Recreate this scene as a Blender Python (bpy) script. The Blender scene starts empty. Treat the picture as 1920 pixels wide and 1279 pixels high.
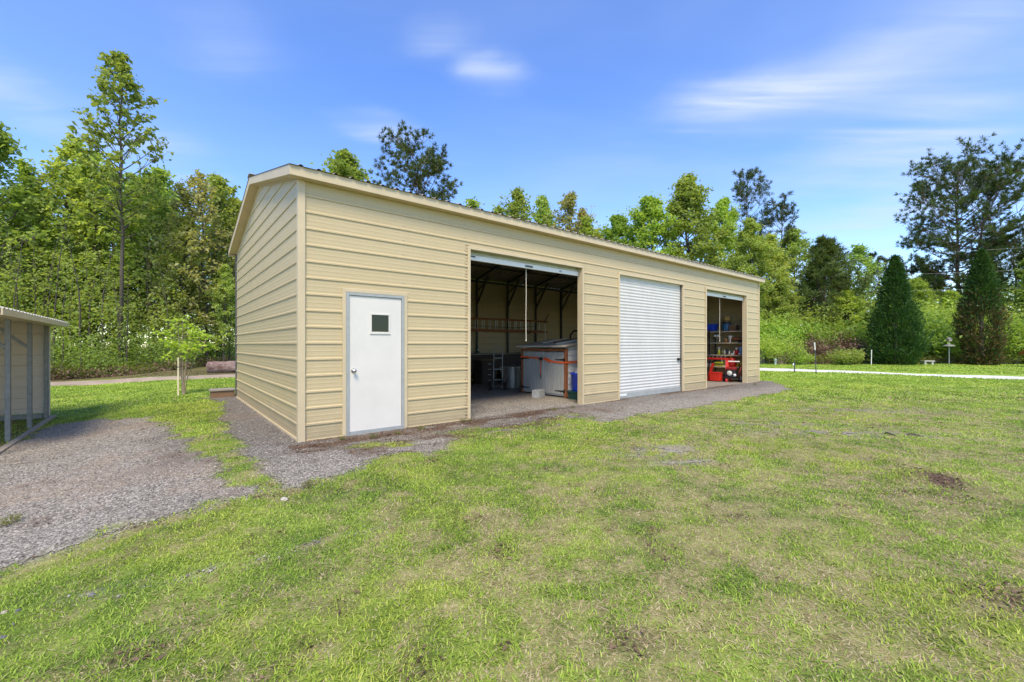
# Metal garage with roller doors on a lawn, wood behind. Units are metres; camera at the origin looking along +Y.
SKY_STRENGTH, SKY_SAT, SKY_VAL, SKY_HUE = .15, 1.20, 1.0, .513
CLOUD = (2.25, 2.6, 3.2, 1)
VEIL = .30
STREAKS = [((1215, 205), (1500, 195), .20, .75), ((1330, 235), (1700, 110), .28, .45), ((850, 150), (1010, 140), .10, .60), ((630, 245), (770, 235), .16, .55),
           ((740, 85), (900, 75), .10, .35), ((-60, 160), (140, 205), .35, .45), ((1480, 300), (1900, 250), .6, .55), ((1500, 150), (1920, 60), .35, .40), ((250, 40), (520, 110), .25, .18), ((1560, 400), (1850, 380), .8, .40), ((150, 280), (420, 300), .6, .25)]
SUN_E, SUN_ANG = 2.35, 22.0
EXPOSURE = 1.12
DENOISE = True
import bpy, bmesh, math, random
import numpy as np
from mathutils import Vector, Matrix

random.seed(7)
RNG = np.random.default_rng(11)
COL = bpy.context.scene.collection
PI = math.pi

# ------------------------------------------------------------------ camera numbers
F, HORIZON, CAM_H = 802.5, 646.4, 1.347           # focal length and horizon for a 1920 px wide frame
TH = 0.885856
UX, UY = math.sin(TH), math.cos(TH)               # along the garage front
VX, VY = -math.cos(TH), math.sin(TH)              # into the garage
CX, CY = -2.9306, 5.9117                          # near corner of the garage
L, W = 15.46, 6.5
YAW = math.atan2(UY, UX)

def wp(t, s, z=0.0):
    return Vector((CX + UX * t + VX * s, CY + UY * t + VY * s, z))

def to_ts(x, y):
    return (x - CX) * UX + (y - CY) * UY, (x - CX) * VX + (y - CY) * VY

def sstep(a, b, x):
    k = np.clip((x - a) / (b - a), 0, 1)
    return k * k * (3 - 2 * k)

# ------------------------------------------------------------------ value noise (numpy)
_PERM = np.random.default_rng(3).random((256, 256))
def vnoise(x, y, seed=0):
    x = np.asarray(x, float) + seed * 17.31
    y = np.asarray(y, float) + seed * 9.73
    xi, yi = np.floor(x).astype(int), np.floor(y).astype(int)
    fx, fy = x - xi, y - yi
    fx, fy = fx * fx * (3 - 2 * fx), fy * fy * (3 - 2 * fy)
    a = _PERM[xi & 255, yi & 255]; b = _PERM[(xi + 1) & 255, yi & 255]
    c = _PERM[xi & 255, (yi + 1) & 255]; d = _PERM[(xi + 1) & 255, (yi + 1) & 255]
    return (a * (1 - fx) + b * fx) * (1 - fy) + (c * (1 - fx) + d * fx) * fy

def fbm(x, y, seed=0, octv=4):
    v, a, s = 0, .5, 0
    for i in range(octv):
        v = v + a * vnoise(x * 2 ** i, y * 2 ** i, seed + i * 3); s += a; a *= .55
    return v / s

# ------------------------------------------------------------------ terrain
def tz(x, y):
    x = np.asarray(x, float); y = np.asarray(y, float)
    t, s = to_ts(x, y)
    z = -.25 * sstep(.75, 3.4, -t) - .10 * sstep(4, 14, -t)
    away = sstep(.3, 2.0, np.maximum(np.maximum(-t - .2, t - L), np.maximum(-s - .8, s - W)))
    z = z + away * (.06 * (fbm(x * .33, y * .33, 5, 3) - .5) + .02 * (vnoise(x * 1.7, y * 1.7, 8) - .5))
    return z

def G(px, py, z=None):
    """point of the ground seen at a pixel of the 1920 px photograph"""
    zz = 0.0 if z is None else z
    for _ in range(25):
        d = (CAM_H - zz) * F / (py - HORIZON)
        x = (px - 960) / F * d
        if z is None: zz = float(tz(x, d))
    return Vector((x, d, zz))

def on_ground(px, d):
    x = (px - 960) / F * d
    return Vector((x, d, float(tz(x, d))))

def in_plane_t(px, py, t):
    k = (px - 960) / F
    s = (k * (CY + UY * t) - (CX + UX * t)) / (VX - VY * k)
    d = CY + UY * t + VY * s
    return s, CAM_H + (HORIZON - py) * d / F

# ------------------------------------------------------------------ materials
def nodes_of(name):
    m = bpy.data.materials.new(name); m.use_nodes = True
    nt = m.node_tree; nt.nodes.clear()
    out = nt.nodes.new('ShaderNodeOutputMaterial')
    return m, nt, out

def N(nt, kind, **kw):
    n = nt.nodes.new(kind)
    for k, v in kw.items():
        if k in n.inputs: n.inputs[k].default_value = v
        else: setattr(n, k, v)
    return n

def c4(c): return (c[0], c[1], c[2], 1.0)

def mat(name, col, rough=.6, metal=0.0, var=.12, scale=6.0, bump=0.0, bscale=40.0, spec=.5, col2=None, stretch=(1, 1, 1), coat=0.0):
    m, nt, out = nodes_of(name)
    p = N(nt, 'ShaderNodeBsdfPrincipled')
    p.inputs['Roughness'].default_value = rough
    p.inputs['Metallic'].default_value = metal
    p.inputs['Specular IOR Level'].default_value = spec
    if coat: p.inputs['Coat Weight'].default_value = coat
    tc = N(nt, 'ShaderNodeTexCoord')
    mp = N(nt, 'ShaderNodeMapping'); mp.inputs['Scale'].default_value = stretch
    nt.links.new(tc.outputs['Object'], mp.inputs['Vector'])
    nz = N(nt, 'ShaderNodeTexNoise', Scale=scale, Detail=6.0, Roughness=.6)
    nt.links.new(mp.outputs[0], nz.inputs['Vector'])
    rp = N(nt, 'ShaderNodeValToRGB')
    d = col2 if col2 else tuple(c * (1 - var) for c in col)
    e = col if col2 else tuple(min(1, c * (1 + var)) for c in col)
    rp.color_ramp.elements[0].position = .32; rp.color_ramp.elements[0].color = c4(d)
    rp.color_ramp.elements[1].position = .68; rp.color_ramp.elements[1].color = c4(e)
    nt.links.new(nz.outputs['Fac'], rp.inputs['Fac'])
    nt.links.new(rp.outputs['Color'], p.inputs['Base Color'])
    rr = N(nt, 'ShaderNodeMapRange'); rr.inputs['To Min'].default_value = max(.03, rough - .08); rr.inputs['To Max'].default_value = min(1, rough + .1)
    nt.links.new(nz.outputs['Fac'], rr.inputs['Value']); nt.links.new(rr.outputs[0], p.inputs['Roughness'])
    if bump:
        n2 = N(nt, 'ShaderNodeTexNoise', Scale=bscale, Detail=4.0)
        nt.links.new(mp.outputs[0], n2.inputs['Vector'])
        b = N(nt, 'ShaderNodeBump', Strength=bump, Distance=.02)
        nt.links.new(n2.outputs['Fac'], b.inputs['Height']); nt.links.new(b.outputs[0], p.inputs['Normal'])
    nt.links.new(p.outputs[0], out.inputs['Surface'])
    return m

def leaf_mat(name, dark, light, trans=.42, rough=.55, tcol=None, rnd=.25):
    """leaf: colour from the per-leaf 'tint' attribute and a random value per tree; light passes through it"""
    m, nt, out = nodes_of(name)
    at = N(nt, 'ShaderNodeAttribute', attribute_name='tint')
    oi = N(nt, 'ShaderNodeObjectInfo')
    mx = N(nt, 'ShaderNodeMix', data_type='RGBA')
    mx.inputs[6].default_value = c4(dark); mx.inputs[7].default_value = c4(light)
    nt.links.new(at.outputs['Fac'], mx.inputs[0])
    hs = N(nt, 'ShaderNodeHueSaturation')
    mr = N(nt, 'ShaderNodeMapRange'); mr.inputs['To Min'].default_value = .5 - .012 * rnd / .25; mr.inputs['To Max'].default_value = .5 + .020 * rnd / .25
    nt.links.new(oi.outputs['Random'], mr.inputs['Value']); nt.links.new(mr.outputs[0], hs.inputs['Hue'])
    mv = N(nt, 'ShaderNodeMath', operation='MULTIPLY_ADD'); mv.inputs[1].default_value = rnd * 1.6; mv.inputs[2].default_value = 1 - rnd * .8
    wn = N(nt, 'ShaderNodeTexWhiteNoise', noise_dimensions='1D'); nt.links.new(oi.outputs['Random'], wn.inputs['W'])
    nt.links.new(wn.outputs['Value'], mv.inputs[0]); nt.links.new(mv.outputs[0], hs.inputs['Value'])
    nt.links.new(mx.outputs[2], hs.inputs['Color'])
    p = N(nt, 'ShaderNodeBsdfPrincipled'); p.inputs['Roughness'].default_value = rough; p.inputs['Specular IOR Level'].default_value = .25
    tr = N(nt, 'ShaderNodeBsdfTranslucent')
    nt.links.new(hs.outputs[0], p.inputs['Base Color'])
    ts = N(nt, 'ShaderNodeMix', data_type='RGBA', blend_type='MULTIPLY'); ts.inputs[0].default_value = 1
    ts.inputs[7].default_value = c4(tcol or (1.25, 1.25, .55))
    nt.links.new(hs.outputs[0], ts.inputs[6]); nt.links.new(ts.outputs[2], tr.inputs['Color'])
    ms = N(nt, 'ShaderNodeMixShader'); ms.inputs[0].default_value = trans
    nt.links.new(p.outputs[0], ms.inputs[1]); nt.links.new(tr.outputs[0], ms.inputs[2])
    nt.links.new(ms.outputs[0], out.inputs['Surface'])
    return m

def siding_mat(name, col, dirt_top=.5):
    """painted ribbed steel, with rain streaks and soil splash low on the wall"""
    m, nt, out = nodes_of(name)
    p = N(nt, 'ShaderNodeBsdfPrincipled'); p.inputs['Roughness'].default_value = .42; p.inputs['Specular IOR Level'].default_value = .45
    tc = N(nt, 'ShaderNodeTexCoord')
    mp = N(nt, 'ShaderNodeMapping'); mp.inputs['Scale'].default_value = (7, 7, .5)
    nt.links.new(tc.outputs['Object'], mp.inputs['Vector'])
    n1 = N(nt, 'ShaderNodeTexNoise', Scale=1.2, Detail=5.0, Roughness=.6); nt.links.new(mp.outputs[0], n1.inputs['Vector'])
    n2 = N(nt, 'ShaderNodeTexNoise', Scale=1.1, Detail=4.0); nt.links.new(tc.outputs['Object'], n2.inputs['Vector'])
    a = N(nt, 'ShaderNodeMix', data_type='RGBA'); a.inputs[6].default_value = c4([c * .9 for c in col]); a.inputs[7].default_value = c4([min(1, c * 1.06) for c in col])
    nt.links.new(n1.outputs['Fac'], a.inputs[0])
    b = N(nt, 'ShaderNodeMix', data_type='RGBA'); b.inputs[7].default_value = c4((col[0] * .94, col[1] * .93, col[2] * .84))
    nt.links.new(n2.outputs['Fac'], b.inputs[0]); nt.links.new(a.outputs[2], b.inputs[6])
    sx = N(nt, 'ShaderNodeSeparateXYZ'); nt.links.new(tc.outputs['Object'], sx.inputs[0])
    n3 = N(nt, 'ShaderNodeTexNoise', Scale=3.0, Detail=7.0, Roughness=.7); nt.links.new(tc.outputs['Object'], n3.inputs['Vector'])
    md = N(nt, 'ShaderNodeMath', operation='MULTIPLY_ADD'); md.inputs[1].default_value = -.55; nt.links.new(n3.outputs['Fac'], md.inputs[0]); nt.links.new(sx.outputs['Z'], md.inputs[2])
    rg = N(nt, 'ShaderNodeMapRange', interpolation_type='SMOOTHSTEP'); rg.inputs['From Min'].default_value = -.25; rg.inputs['From Max'].default_value = dirt_top - .35
    rg.inputs['To Min'].default_value = .42; rg.inputs['To Max'].default_value = 0
    nt.links.new(md.outputs[0], rg.inputs['Value'])
    d = N(nt, 'ShaderNodeMix', data_type='RGBA'); d.inputs[7].default_value = (.21, .17, .11, 1)
    nt.links.new(rg.outputs[0], d.inputs[0]); nt.links.new(b.outputs[2], d.inputs[6])
    nt.links.new(d.outputs[2], p.inputs['Base Color'])
    bp = N(nt, 'ShaderNodeBump', Strength=.35, Distance=.012); n4 = N(nt, 'ShaderNodeTexNoise', Scale=2.6, Detail=1.5); nt.links.new(tc.outputs['Object'], n4.inputs['Vector']); nt.links.new(n4.outputs['Fac'], bp.inputs['Height']); nt.links.new(bp.outputs[0], p.inputs['Normal'])
    nt.links.new(p.outputs[0], out.inputs['Surface'])
    return m

M = {}
TAN = (.53, .425, .25)
M['siding'] = siding_mat('tan_siding', TAN)
M['trim'] = mat('tan_trim', (.55, .445, .275), .42, var=.06, scale=3, spec=.45)
M['shed_siding'] = siding_mat('shed_siding', (.56, .46, .36), .3)
M['roof'] = mat('roof_metal', (.36, .305, .245), .45, metal=.0, var=.15, scale=2)
M['white_trim'] = mat('white_trim', (.58, .54, .44), .45, var=.06, scale=3)
M['door_white'] = mat('door_white', (.66, .62, .55), .42, var=.04, scale=2.5)
M['roller_white'] = mat('roller_white', (.58, .56, .51), .38, var=.05, scale=2.5, stretch=(3, 3, .6))
M['roller_back'] = mat('roller_curtain', (.50, .50, .40), .5, var=.1, scale=3)
M['galv'] = mat('galvanised_steel', (.40, .42, .43), .38, metal=.65, var=.2, scale=18)
M['galv_dull'] = mat('galvanised_dull', (.20, .20, .175), .55, metal=.1, var=.2, scale=14)
M['frame_grey'] = mat('grey_frame', (.36, .37, .35), .45, metal=.2, var=.1, scale=8)
M['steel_dark'] = mat('dark_steel', (.075, .078, .08), .5, metal=.2, var=.2, scale=9)
M['black'] = mat('black_paint', (.018, .018, .018), .5, var=.3, scale=10)
M['rubber'] = mat('black_rubber', (.022, .022, .022), .8, var=.3, scale=14)
M['knob'] = mat('satin_nickel', (.55, .53, .48), .25, metal=1, var=.05)
M['grey_wood'] = mat('grey_painted_wood', (.42, .42, .395), .65, var=.14, scale=5, stretch=(6, 6, .7), bump=.2)
M['white_lap'] = mat('white_lap_board', (.82, .80, .75), .6, var=.12, scale=5, stretch=(.8, .8, 6), bump=.2)
M['rust_wood'] = mat('rust_brown_wood', (.31, .105, .04), .6, var=.22, scale=7)
M['orange_strap'] = mat('orange_webbing', (.85, .13, .03), .6, var=.08, scale=20)
M['concrete'] = mat('concrete', (.40, .40, .37), .85, var=.18, scale=14, bump=.4, bscale=90)
M['blue_plastic'] = mat('blue_plastic', (.018, .075, .62), .35, var=.06, scale=4)
M['green_plastic'] = mat('dark_green_plastic', (.012, .07, .055), .45, var=.1, scale=5)
M['white_plastic'] = mat('white_plastic', (.74, .72, .67), .4, var=.04, scale=5)
M['red_paint'] = mat('red_paint', (.55, .028, .015), .4, var=.12, scale=8)
M['dark_red'] = mat('dark_red_paint', (.25, .02, .015), .45, var=.15, scale=8)
M['yellow'] = mat('yellow_plastic', (.72, .50, .04), .45, var=.1, scale=6)
M['amber'] = mat('tan_straw', (.62, .40, .12), .7, var=.15, scale=12)
M['lime'] = mat('lime_plastic', (.55, .58, .05), .45, var=.1, scale=6)
M['olive'] = mat('olive_plastic', (.16, .17, .05), .45, var=.1, scale=6)
M['steel_blue'] = mat('steel_blue_paint', (.04, .15, .30), .4, var=.12, scale=8)
M['light_blue'] = mat('pale_blue_plastic', (.24, .42, .70), .4, var=.08, scale=6)
M['clear'] = mat('milky_plastic', (.55, .55, .48), .35, var=.08, scale=6)
M['brown_wood'] = mat('brown_wood', (.20, .115, .06), .65, var=.2, scale=6, stretch=(1, 7, 7))
M['shelf_wood'] = mat('pale_shelf_wood', (.50, .40, .27), .7, var=.15, scale=6, stretch=(7, 1, 7))
M['pale_board'] = mat('pale_board', (.62, .57, .46), .65, var=.15, scale=6)
M['dark_wood'] = mat('dark_stained_wood', (.045, .03, .022), .55, var=.2, scale=5)
M['brown_grey'] = mat('weathered_board', (.29, .255, .21), .8, var=.25, scale=6, stretch=(6, 1, 6), bump=.3)
M['fiberglass'] = mat('orange_brown_rail', (.33, .12, .04), .55, var=.12, scale=8)
M['alu'] = mat('aluminium', (.78, .78, .75), .4, metal=.1, var=.08, scale=10)
M['rope'] = mat('pale_rope', (.55, .50, .40), .8, var=.1, scale=30)
M['bark'] = mat('grey_bark', (.085, .070, .052), .9, var=.4, scale=9, stretch=(3, 3, .6), bump=.9, bscale=22)
M['bark_pine'] = mat('pine_bark', (.13, .085, .06), .9, var=.4, scale=8, stretch=(3, 3, .7), bump=.9, bscale=18)
M['bark_pale'] = mat('pale_bark', (.30, .24, .17), .85, var=.3, scale=12, stretch=(3, 3, .7), bump=.5, bscale=30)
M['log_bark'] = mat('log_bark', (.30, .23, .20), .9, var=.5, scale=4, stretch=(1, 2, 2), bump=1, bscale=14, col2=(.095, .032, .02))
M['stone_pale'] = mat('pale_stone', (.42, .37, .30), .8, var=.2, scale=14, bump=.4)
M['stone_dark'] = mat('dark_stone', (.13, .13, .145), .8, var=.3, scale=14, bump=.4)
M['wire'] = mat('wire', (.42, .42, .40), .5, var=.05)
M['stake_wood'] = mat('pale_stake_wood', (.72, .62, .42), .7, var=.12, scale=8)
M['roof_dark'] = mat('dark_shingle', (.05, .052, .06), .8, var=.3, scale=12, bump=.4)
M['red_brown'] = mat('red_brown_wood', (.27, .075, .045), .7, var=.2, scale=8)
M['brass'] = mat('amber_glass', (.35, .13, .02), .3, var=.1)

def glass_mat():
    m, nt, out = nodes_of('dark_window_glass')
    p = N(nt, 'ShaderNodeBsdfPrincipled'); p.inputs['Base Color'].default_value = (.022, .028, .018, 1)
    p.inputs['Roughness'].default_value = .10; p.inputs['Specular IOR Level'].default_value = .28
    tc = N(nt, 'ShaderNodeTexCoord'); nz = N(nt, 'ShaderNodeTexNoise', Scale=2.0); nt.links.new(tc.outputs['Object'], nz.inputs[0])
    b = N(nt, 'ShaderNodeBump', Strength=.05); nt.links.new(nz.outputs['Fac'], b.inputs['Height']); nt.links.new(b.outputs[0], p.inputs['Normal'])
    nt.links.new(p.outputs[0], out.inputs[0]); return m
M['glass'] = glass_mat()

# leaves
M['leaf_spring'] = leaf_mat('leaf_spring', (.240, .320, .075), (.540, .610, .180), 0.55)
M['leaf_mid'] = leaf_mat('leaf_mid', (.190, .285, .065), (.460, .560, .150), 0.53)
M['leaf_lime'] = leaf_mat('leaf_lime', (.250, .370, .065), (.520, .630, .150), 0.55)
M['leaf_olive'] = leaf_mat('leaf_olive', (.270, .270, .100), (.540, .520, .240), 0.55)
M['leaf_dark'] = leaf_mat('leaf_dark', (.120, .190, .045), (.300, .400, .100), 0.5)
M['needle'] = leaf_mat('pine_needle', (.022, .045, .012), (.120, .155, .040), .25)
M['needle_fresh'] = leaf_mat('fresh_needle', (.035, .070, .018), (.190, .250, .070), .3)
M['cedar'] = leaf_mat('cedar_spray', (.010, .040, .010), (.075, .150, .028), .25, rnd=.1)
M['cedar_brown'] = leaf_mat('browned_cedar_spray', (.035, .030, .012), (.190, .130, .050), .25, tcol=(1.1, 1, .7), rnd=.1)
M['dead'] = leaf_mat('dead_leaves', (.090, .050, .030), (.360, .230, .170), .25, tcol=(1.1, 1, .8), rnd=.1)
M['leaf_sapling'] = leaf_mat('leaf_sapling', (.320, .400, .045), (.580, .640, .130), .5)
M['litter'] = leaf_mat('leaf_litter', (.055, .032, .020), (.300, .200, .120), .1, tcol=(1, 1, 1), rnd=0.0)
M['weed'] = leaf_mat('weed_leaf', (.070, .110, .016), (.300, .310, .050), .4)

# ------------------------------------------------------------------ mesh building
class MB:
    """collects shapes; build() links them as ONE mesh object"""
    def __init__(self): self.v, self.f, self.m, self.sm = [], [], [], []
    def add(self, vs, fs, mi=0, smooth=False):
        b = len(self.v); self.v += [tuple(p) for p in vs]
        self.f += [tuple(b + i for i in q) for q in fs]; self.m += [mi] * len(fs); self.sm += [smooth] * len(fs)
    def box(self, a, b, mi=0):
        (x0, y0, z0), (x1, y1, z1) = a, b
        self.add([(x0, y0, z0), (x1, y0, z0), (x1, y1, z0), (x0, y1, z0), (x0, y0, z1), (x1, y0, z1), (x1, y1, z1), (x0, y1, z1)],
                 [(0, 3, 2, 1), (4, 5, 6, 7), (0, 1, 5, 4), (1, 2, 6, 5), (2, 3, 7, 6), (3, 0, 4, 7)], mi)
    def bbox(self, a, b, r=.006, mi=0):
        """box with chamfered edges"""
        bm = bmesh.new(); bmesh.ops.create_cube(bm, size=1)
        for v in bm.verts:
            v.co = Vector(((a[i] + b[i]) / 2 + v.co[i] * (b[i] - a[i]) for i in range(3)))
        bmesh.ops.bevel(bm, geom=bm.edges[:], offset=min(r, .45 * min(abs(b[i] - a[i]) for i in range(3))), segments=2, affect='EDGES', profile=.7)
        bm.verts.index_update()
        self.add([v.co[:] for v in bm.verts], [[v.index for v in f.verts] for f in bm.faces], mi); bm.free()
    def bar(self, p, q, w, h, mi=0, up=(0, 0, 1)):
        p, q = Vector(p), Vector(q); d = (q - p).normalized(); up = Vector(up)
        if abs(d.dot(up)) > .98: up = Vector((1, 0, 0))
        x = d.cross(up).normalized() * (w / 2); y = x.cross(d).normalized() * (h / 2)
        self.add([p - x - y, p + x - y, p + x + y, p - x + y, q - x - y, q + x - y, q + x + y, q - x + y],
                 [(0, 3, 2, 1), (4, 5, 6, 7), (0, 1, 5, 4), (1, 2, 6, 5), (2, 3, 7, 6), (3, 0, 4, 7)], mi)
    def tube(self, pts, rad, n=8, mi=0, cap=True):
        pts = [Vector(p) for p in pts]
        if not hasattr(rad, '__len__'): rad = [rad] * len(pts)
        vs, fs = [], []
        ref = Vector((0, 0, 1)) if abs((pts[1] - pts[0]).normalized().z) < .9 else Vector((1, 0, 0))
        for i, p in enumerate(pts):
            d = (pts[min(i + 1, len(pts) - 1)] - pts[max(i - 1, 0)]).normalized()
            x = d.cross(ref)
            if x.length < 1e-4: x = d.orthogonal()
            x.normalize(); y = d.cross(x)
            for k in range(n):
                a = 2 * PI * k / n; vs.append(p + (x * math.cos(a) + y * math.sin(a)) * rad[i])
        for i in range(len(pts) - 1):
            for k in range(n):
                fs.append((i * n + k, i * n + (k + 1) % n, (i + 1) * n + (k + 1) % n, (i + 1) * n + k))
        self.add(vs, fs, mi, True)
        if cap:
            b = len(vs)
            self.add(vs[:n], [tuple(range(n))[::-1]], mi); self.add(vs[-n:], [tuple(range(n))], mi)
    def lathe(self, prof, c=(0, 0, 0), n=20, mi=0, axis='z', smooth=True):
        vs, fs = [], []
        for r, z in prof:
            for k in range(n):
                a = 2 * PI * k / n
                if axis == 'z': vs.append((c[0] + r * math.cos(a), c[1] + r * math.sin(a), c[2] + z))
                elif axis == 'x': vs.append((c[0] + z, c[1] + r * math.cos(a), c[2] + r * math.sin(a)))
                else: vs.append((c[0] + r * math.sin(a), c[1] + z, c[2] + r * math.cos(a)))
        for i in range(len(prof) - 1):
            for k in range(n):
                fs.append((i * n + k, i * n + (k + 1) % n, (i + 1) * n + (k + 1) % n, (i + 1) * n + k))
        self.add(vs, fs, mi, smooth)
    def prism(self, poly, y0, y1, mi=0):
        """polygon in x,z pushed along y"""
        n = len(poly)
        vs = [(x, y0, z) for x, z in poly] + [(x, y1, z) for x, z in poly]
        self.add(vs, [tuple(range(n)), tuple(range(2 * n - 1, n - 1, -1))] + [((i + 1) % n, i, n + i, n + (i + 1) % n) for i in range(n)], mi)
    def build(self, name, mats, parent=None, bevel=0):
        me = bpy.data.meshes.new(name); me.from_pydata(self.v, [], self.f); me.validate()
        if not isinstance(mats, (list, tuple)): mats = [mats]
        for m in mats: me.materials.append(M[m] if isinstance(m, str) else m)
        if len(me.polygons) == len(self.m):
            me.polygons.foreach_set('material_index', self.m); me.polygons.foreach_set('use_smooth', self.sm)
        bm = bmesh.new(); bm.from_mesh(me); bmesh.ops.recalc_face_normals(bm, faces=bm.faces[:]); bm.to_mesh(me); bm.free()
        me.update()
        o = bpy.data.objects.new(name, me); COL.objects.link(o)
        if parent is not None: o.parent = parent
        if bevel:
            b = o.modifiers.new('soft_edges', 'BEVEL'); b.width = bevel; b.segments = 2; b.limit_method = 'ANGLE'; b.angle_limit = .7
        return o

def np_mesh(name, V, Fc, mats, attr=None, tint=None, colr=None, parent=None, smooth=False):
    """numpy arrays to a mesh: V (n,3); Fc list of (k,m) index arrays"""
    me = bpy.data.meshes.new(name)
    V = np.asarray(V, np.float32)
    loops = np.concatenate([f.ravel() for f in Fc]).astype(np.int32)
    sizes = np.concatenate([np.full(len(f), f.shape[1]) for f in Fc]).astype(np.int32)
    starts = np.concatenate([[0], np.cumsum(sizes)[:-1]]).astype(np.int32)
    me.vertices.add(len(V)); me.vertices.foreach_set('co', V.ravel())
    me.loops.add(len(loops)); me.loops.foreach_set('vertex_index', loops)
    me.polygons.add(len(sizes)); me.polygons.foreach_set('loop_start', starts); me.polygons.foreach_set('loop_total', sizes)
    me.update(calc_edges=True)
    if smooth: me.polygons.foreach_set('use_smooth', np.ones(len(sizes), bool))
    for k, a in (attr or {}).items():
        at = me.attributes.new(k, 'FLOAT', 'POINT'); at.data.foreach_set('value', np.asarray(a, np.float32))
    if tint is not None:
        at = me.attributes.new('tint', 'FLOAT', 'POINT'); at.data.foreach_set('value', np.asarray(tint, np.float32))
    if colr is not None:
        at = me.attributes.new('shade', 'FLOAT_COLOR', 'POINT')
        c = np.ones((len(V), 4), np.float32); c[:, :3] = colr; at.data.foreach_set('color', c.ravel())
    for m in (mats if isinstance(mats, (list, tuple)) else [mats]): me.materials.append(M[m] if isinstance(m, str) else m)
    o = bpy.data.objects.new(name, me); COL.objects.link(o)
    if parent is not None: o.parent = parent
    return o

def tag(o, label=None, cat=None, group=None, kind=None):
    if label: o['label'] = label
    if cat: o['category'] = cat
    if group: o['group'] = group
    if kind: o['kind'] = kind
    return o

def thing(name, label, cat, loc=(0, 0, 0), rz=0.0, group=None):
    o = bpy.data.objects.new(name, None); COL.objects.link(o)
    o.empty_display_size = .2
    o.location = loc; o.rotation_euler = (0, 0, rz)
    return tag(o, label, cat, group)

def dup(root, loc, rz=0, scale=1.0, label=None, group=None):
    r = root.copy(); COL.objects.link(r); r.location = loc; r.rotation_euler = (0, 0, rz)
    r.scale = scale if hasattr(scale, '__len__') else (scale,) * 3
    if label: r['label'] = label
    if group: r['group'] = group
    for ch in list(root.children):
        c = ch.copy(); COL.objects.link(c); c.parent = r
        for g in list(ch.children):
            d = g.copy(); COL.objects.link(d); d.parent = c
    return r
# ================================================================== the tan metal garage
RIB = .2286
PITCH = .25
Z_EAVE = 3.70                                     # underside of the roof at the wall line
garage = thing('metal_garage', 'long tan ribbed steel garage with a white door and three roller door openings', 'garage', (CX, CY, 0), YAW)

def profile(z0, z1):
    """(z, bulge) of ribbed steel: a tall rib every 9 inches, low ribs between"""
    pts = []
    k0 = int(z0 / RIB) - 1; k1 = int(z1 / RIB) + 2
    for k in range(k0, k1):
        c = k * RIB
        pts += [(c - .019, 0), (c - .012, .014), (c + .010, .014), (c + .023, 0)]
        for j in (1, 2, 3):
            d = c + RIB * j / 4
            pts += [(d - .014, 0), (d - .006, .0011), (d + .006, .0011), (d + .014, 0)]
    pts.sort()
    out = []
    for i in range(len(pts) - 1):
        (a, p), (b, q) = pts[i], pts[i + 1]
        if b <= z0 or a >= z1: continue
        if a < z0: p, a = p + (q - p) * (z0 - a) / (b - a), z0
        if b > z1: q, b = p + (q - p) * (z1 - a) / (b - a), z1
        if not out: out.append((a, p))
        out.append((b, q))
    return out

def siding_front(mb, t0, t1, z0, z1, s=0.0, sign=-1):
    pr = profile(z0, z1)
    vs = []; fs = []
    for z, b in pr: vs += [(t0, s + sign * b, z), (t1, s + sign * b, z)]
    for i in range(len(pr) - 1): fs.append((2 * i, 2 * i + 1, 2 * i + 3, 2 * i + 2))
    mb.add(vs, fs)

def siding_gable(mb, t, s0, s1, z0, z1, sign=-1, ze=Z_EAVE, pitch=PITCH, mid=None):
    pr = profile(z0, z1); mid = (s0 + s1) / 2 if mid is None else mid
    vs = []; fs = []
    for z, b in pr:
        c = max(0, (z - ze) / pitch); c = min(c, (s1 - s0) / 2 - .001)
        vs += [(t + sign * b, s0 + c, z), (t + sign * b, s1 - c, z)]
    for i in range(len(pr) - 1): fs.append((2 * i, 2 * i + 1, 2 * i + 3, 2 * i + 2))
    mb.add(vs, fs)

DOOR = (.62, 1.536, 0.0, 2.125)
OPEN = [(2.807, 5.804), (7.161, 10.126), (11.511, 14.390)]
HEAD = 3.06
TW = .052                                          # trim width

# --- front wall
fw = MB()
edges = [(.02, DOOR[0] - TW), (DOOR[1] + TW, OPEN[0][0] - TW), (OPEN[0][1] + TW, OPEN[1][0] - TW), (OPEN[1][1] + TW, OPEN[2][0] - TW), (OPEN[2][1] + TW, L - .02)]
for a, b in edges: siding_front(fw, a, b, 0.0, HEAD + TW)
siding_front(fw, DOOR[0] - TW, DOOR[1] + TW, DOOR[3] + TW, HEAD + TW)
siding_front(fw, .02, L - .02, HEAD + TW, 3.70)
sc = fw
for t in (1.53, 2.70, 5.93, 7.02, 8.6, 10.25, 11.38, 13.0, 14.55):
    for k in range(0, 16):
        z = k * RIB + .055
        inside = any(a - TW < t < b + TW for a, b in OPEN) and z < HEAD + TW
        if inside or (DOOR[0] - TW < t < DOOR[1] + TW and z < DOOR[3] + TW): continue
        sc.lathe([(.0075, 0), (.0075, -.006), (.004, -.009), (.0, -.009)], (t, 0, z), 6, 1, 'y')
wall_front = fw.build('front_wall', ['siding', 'frame_grey'], garage)

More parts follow.
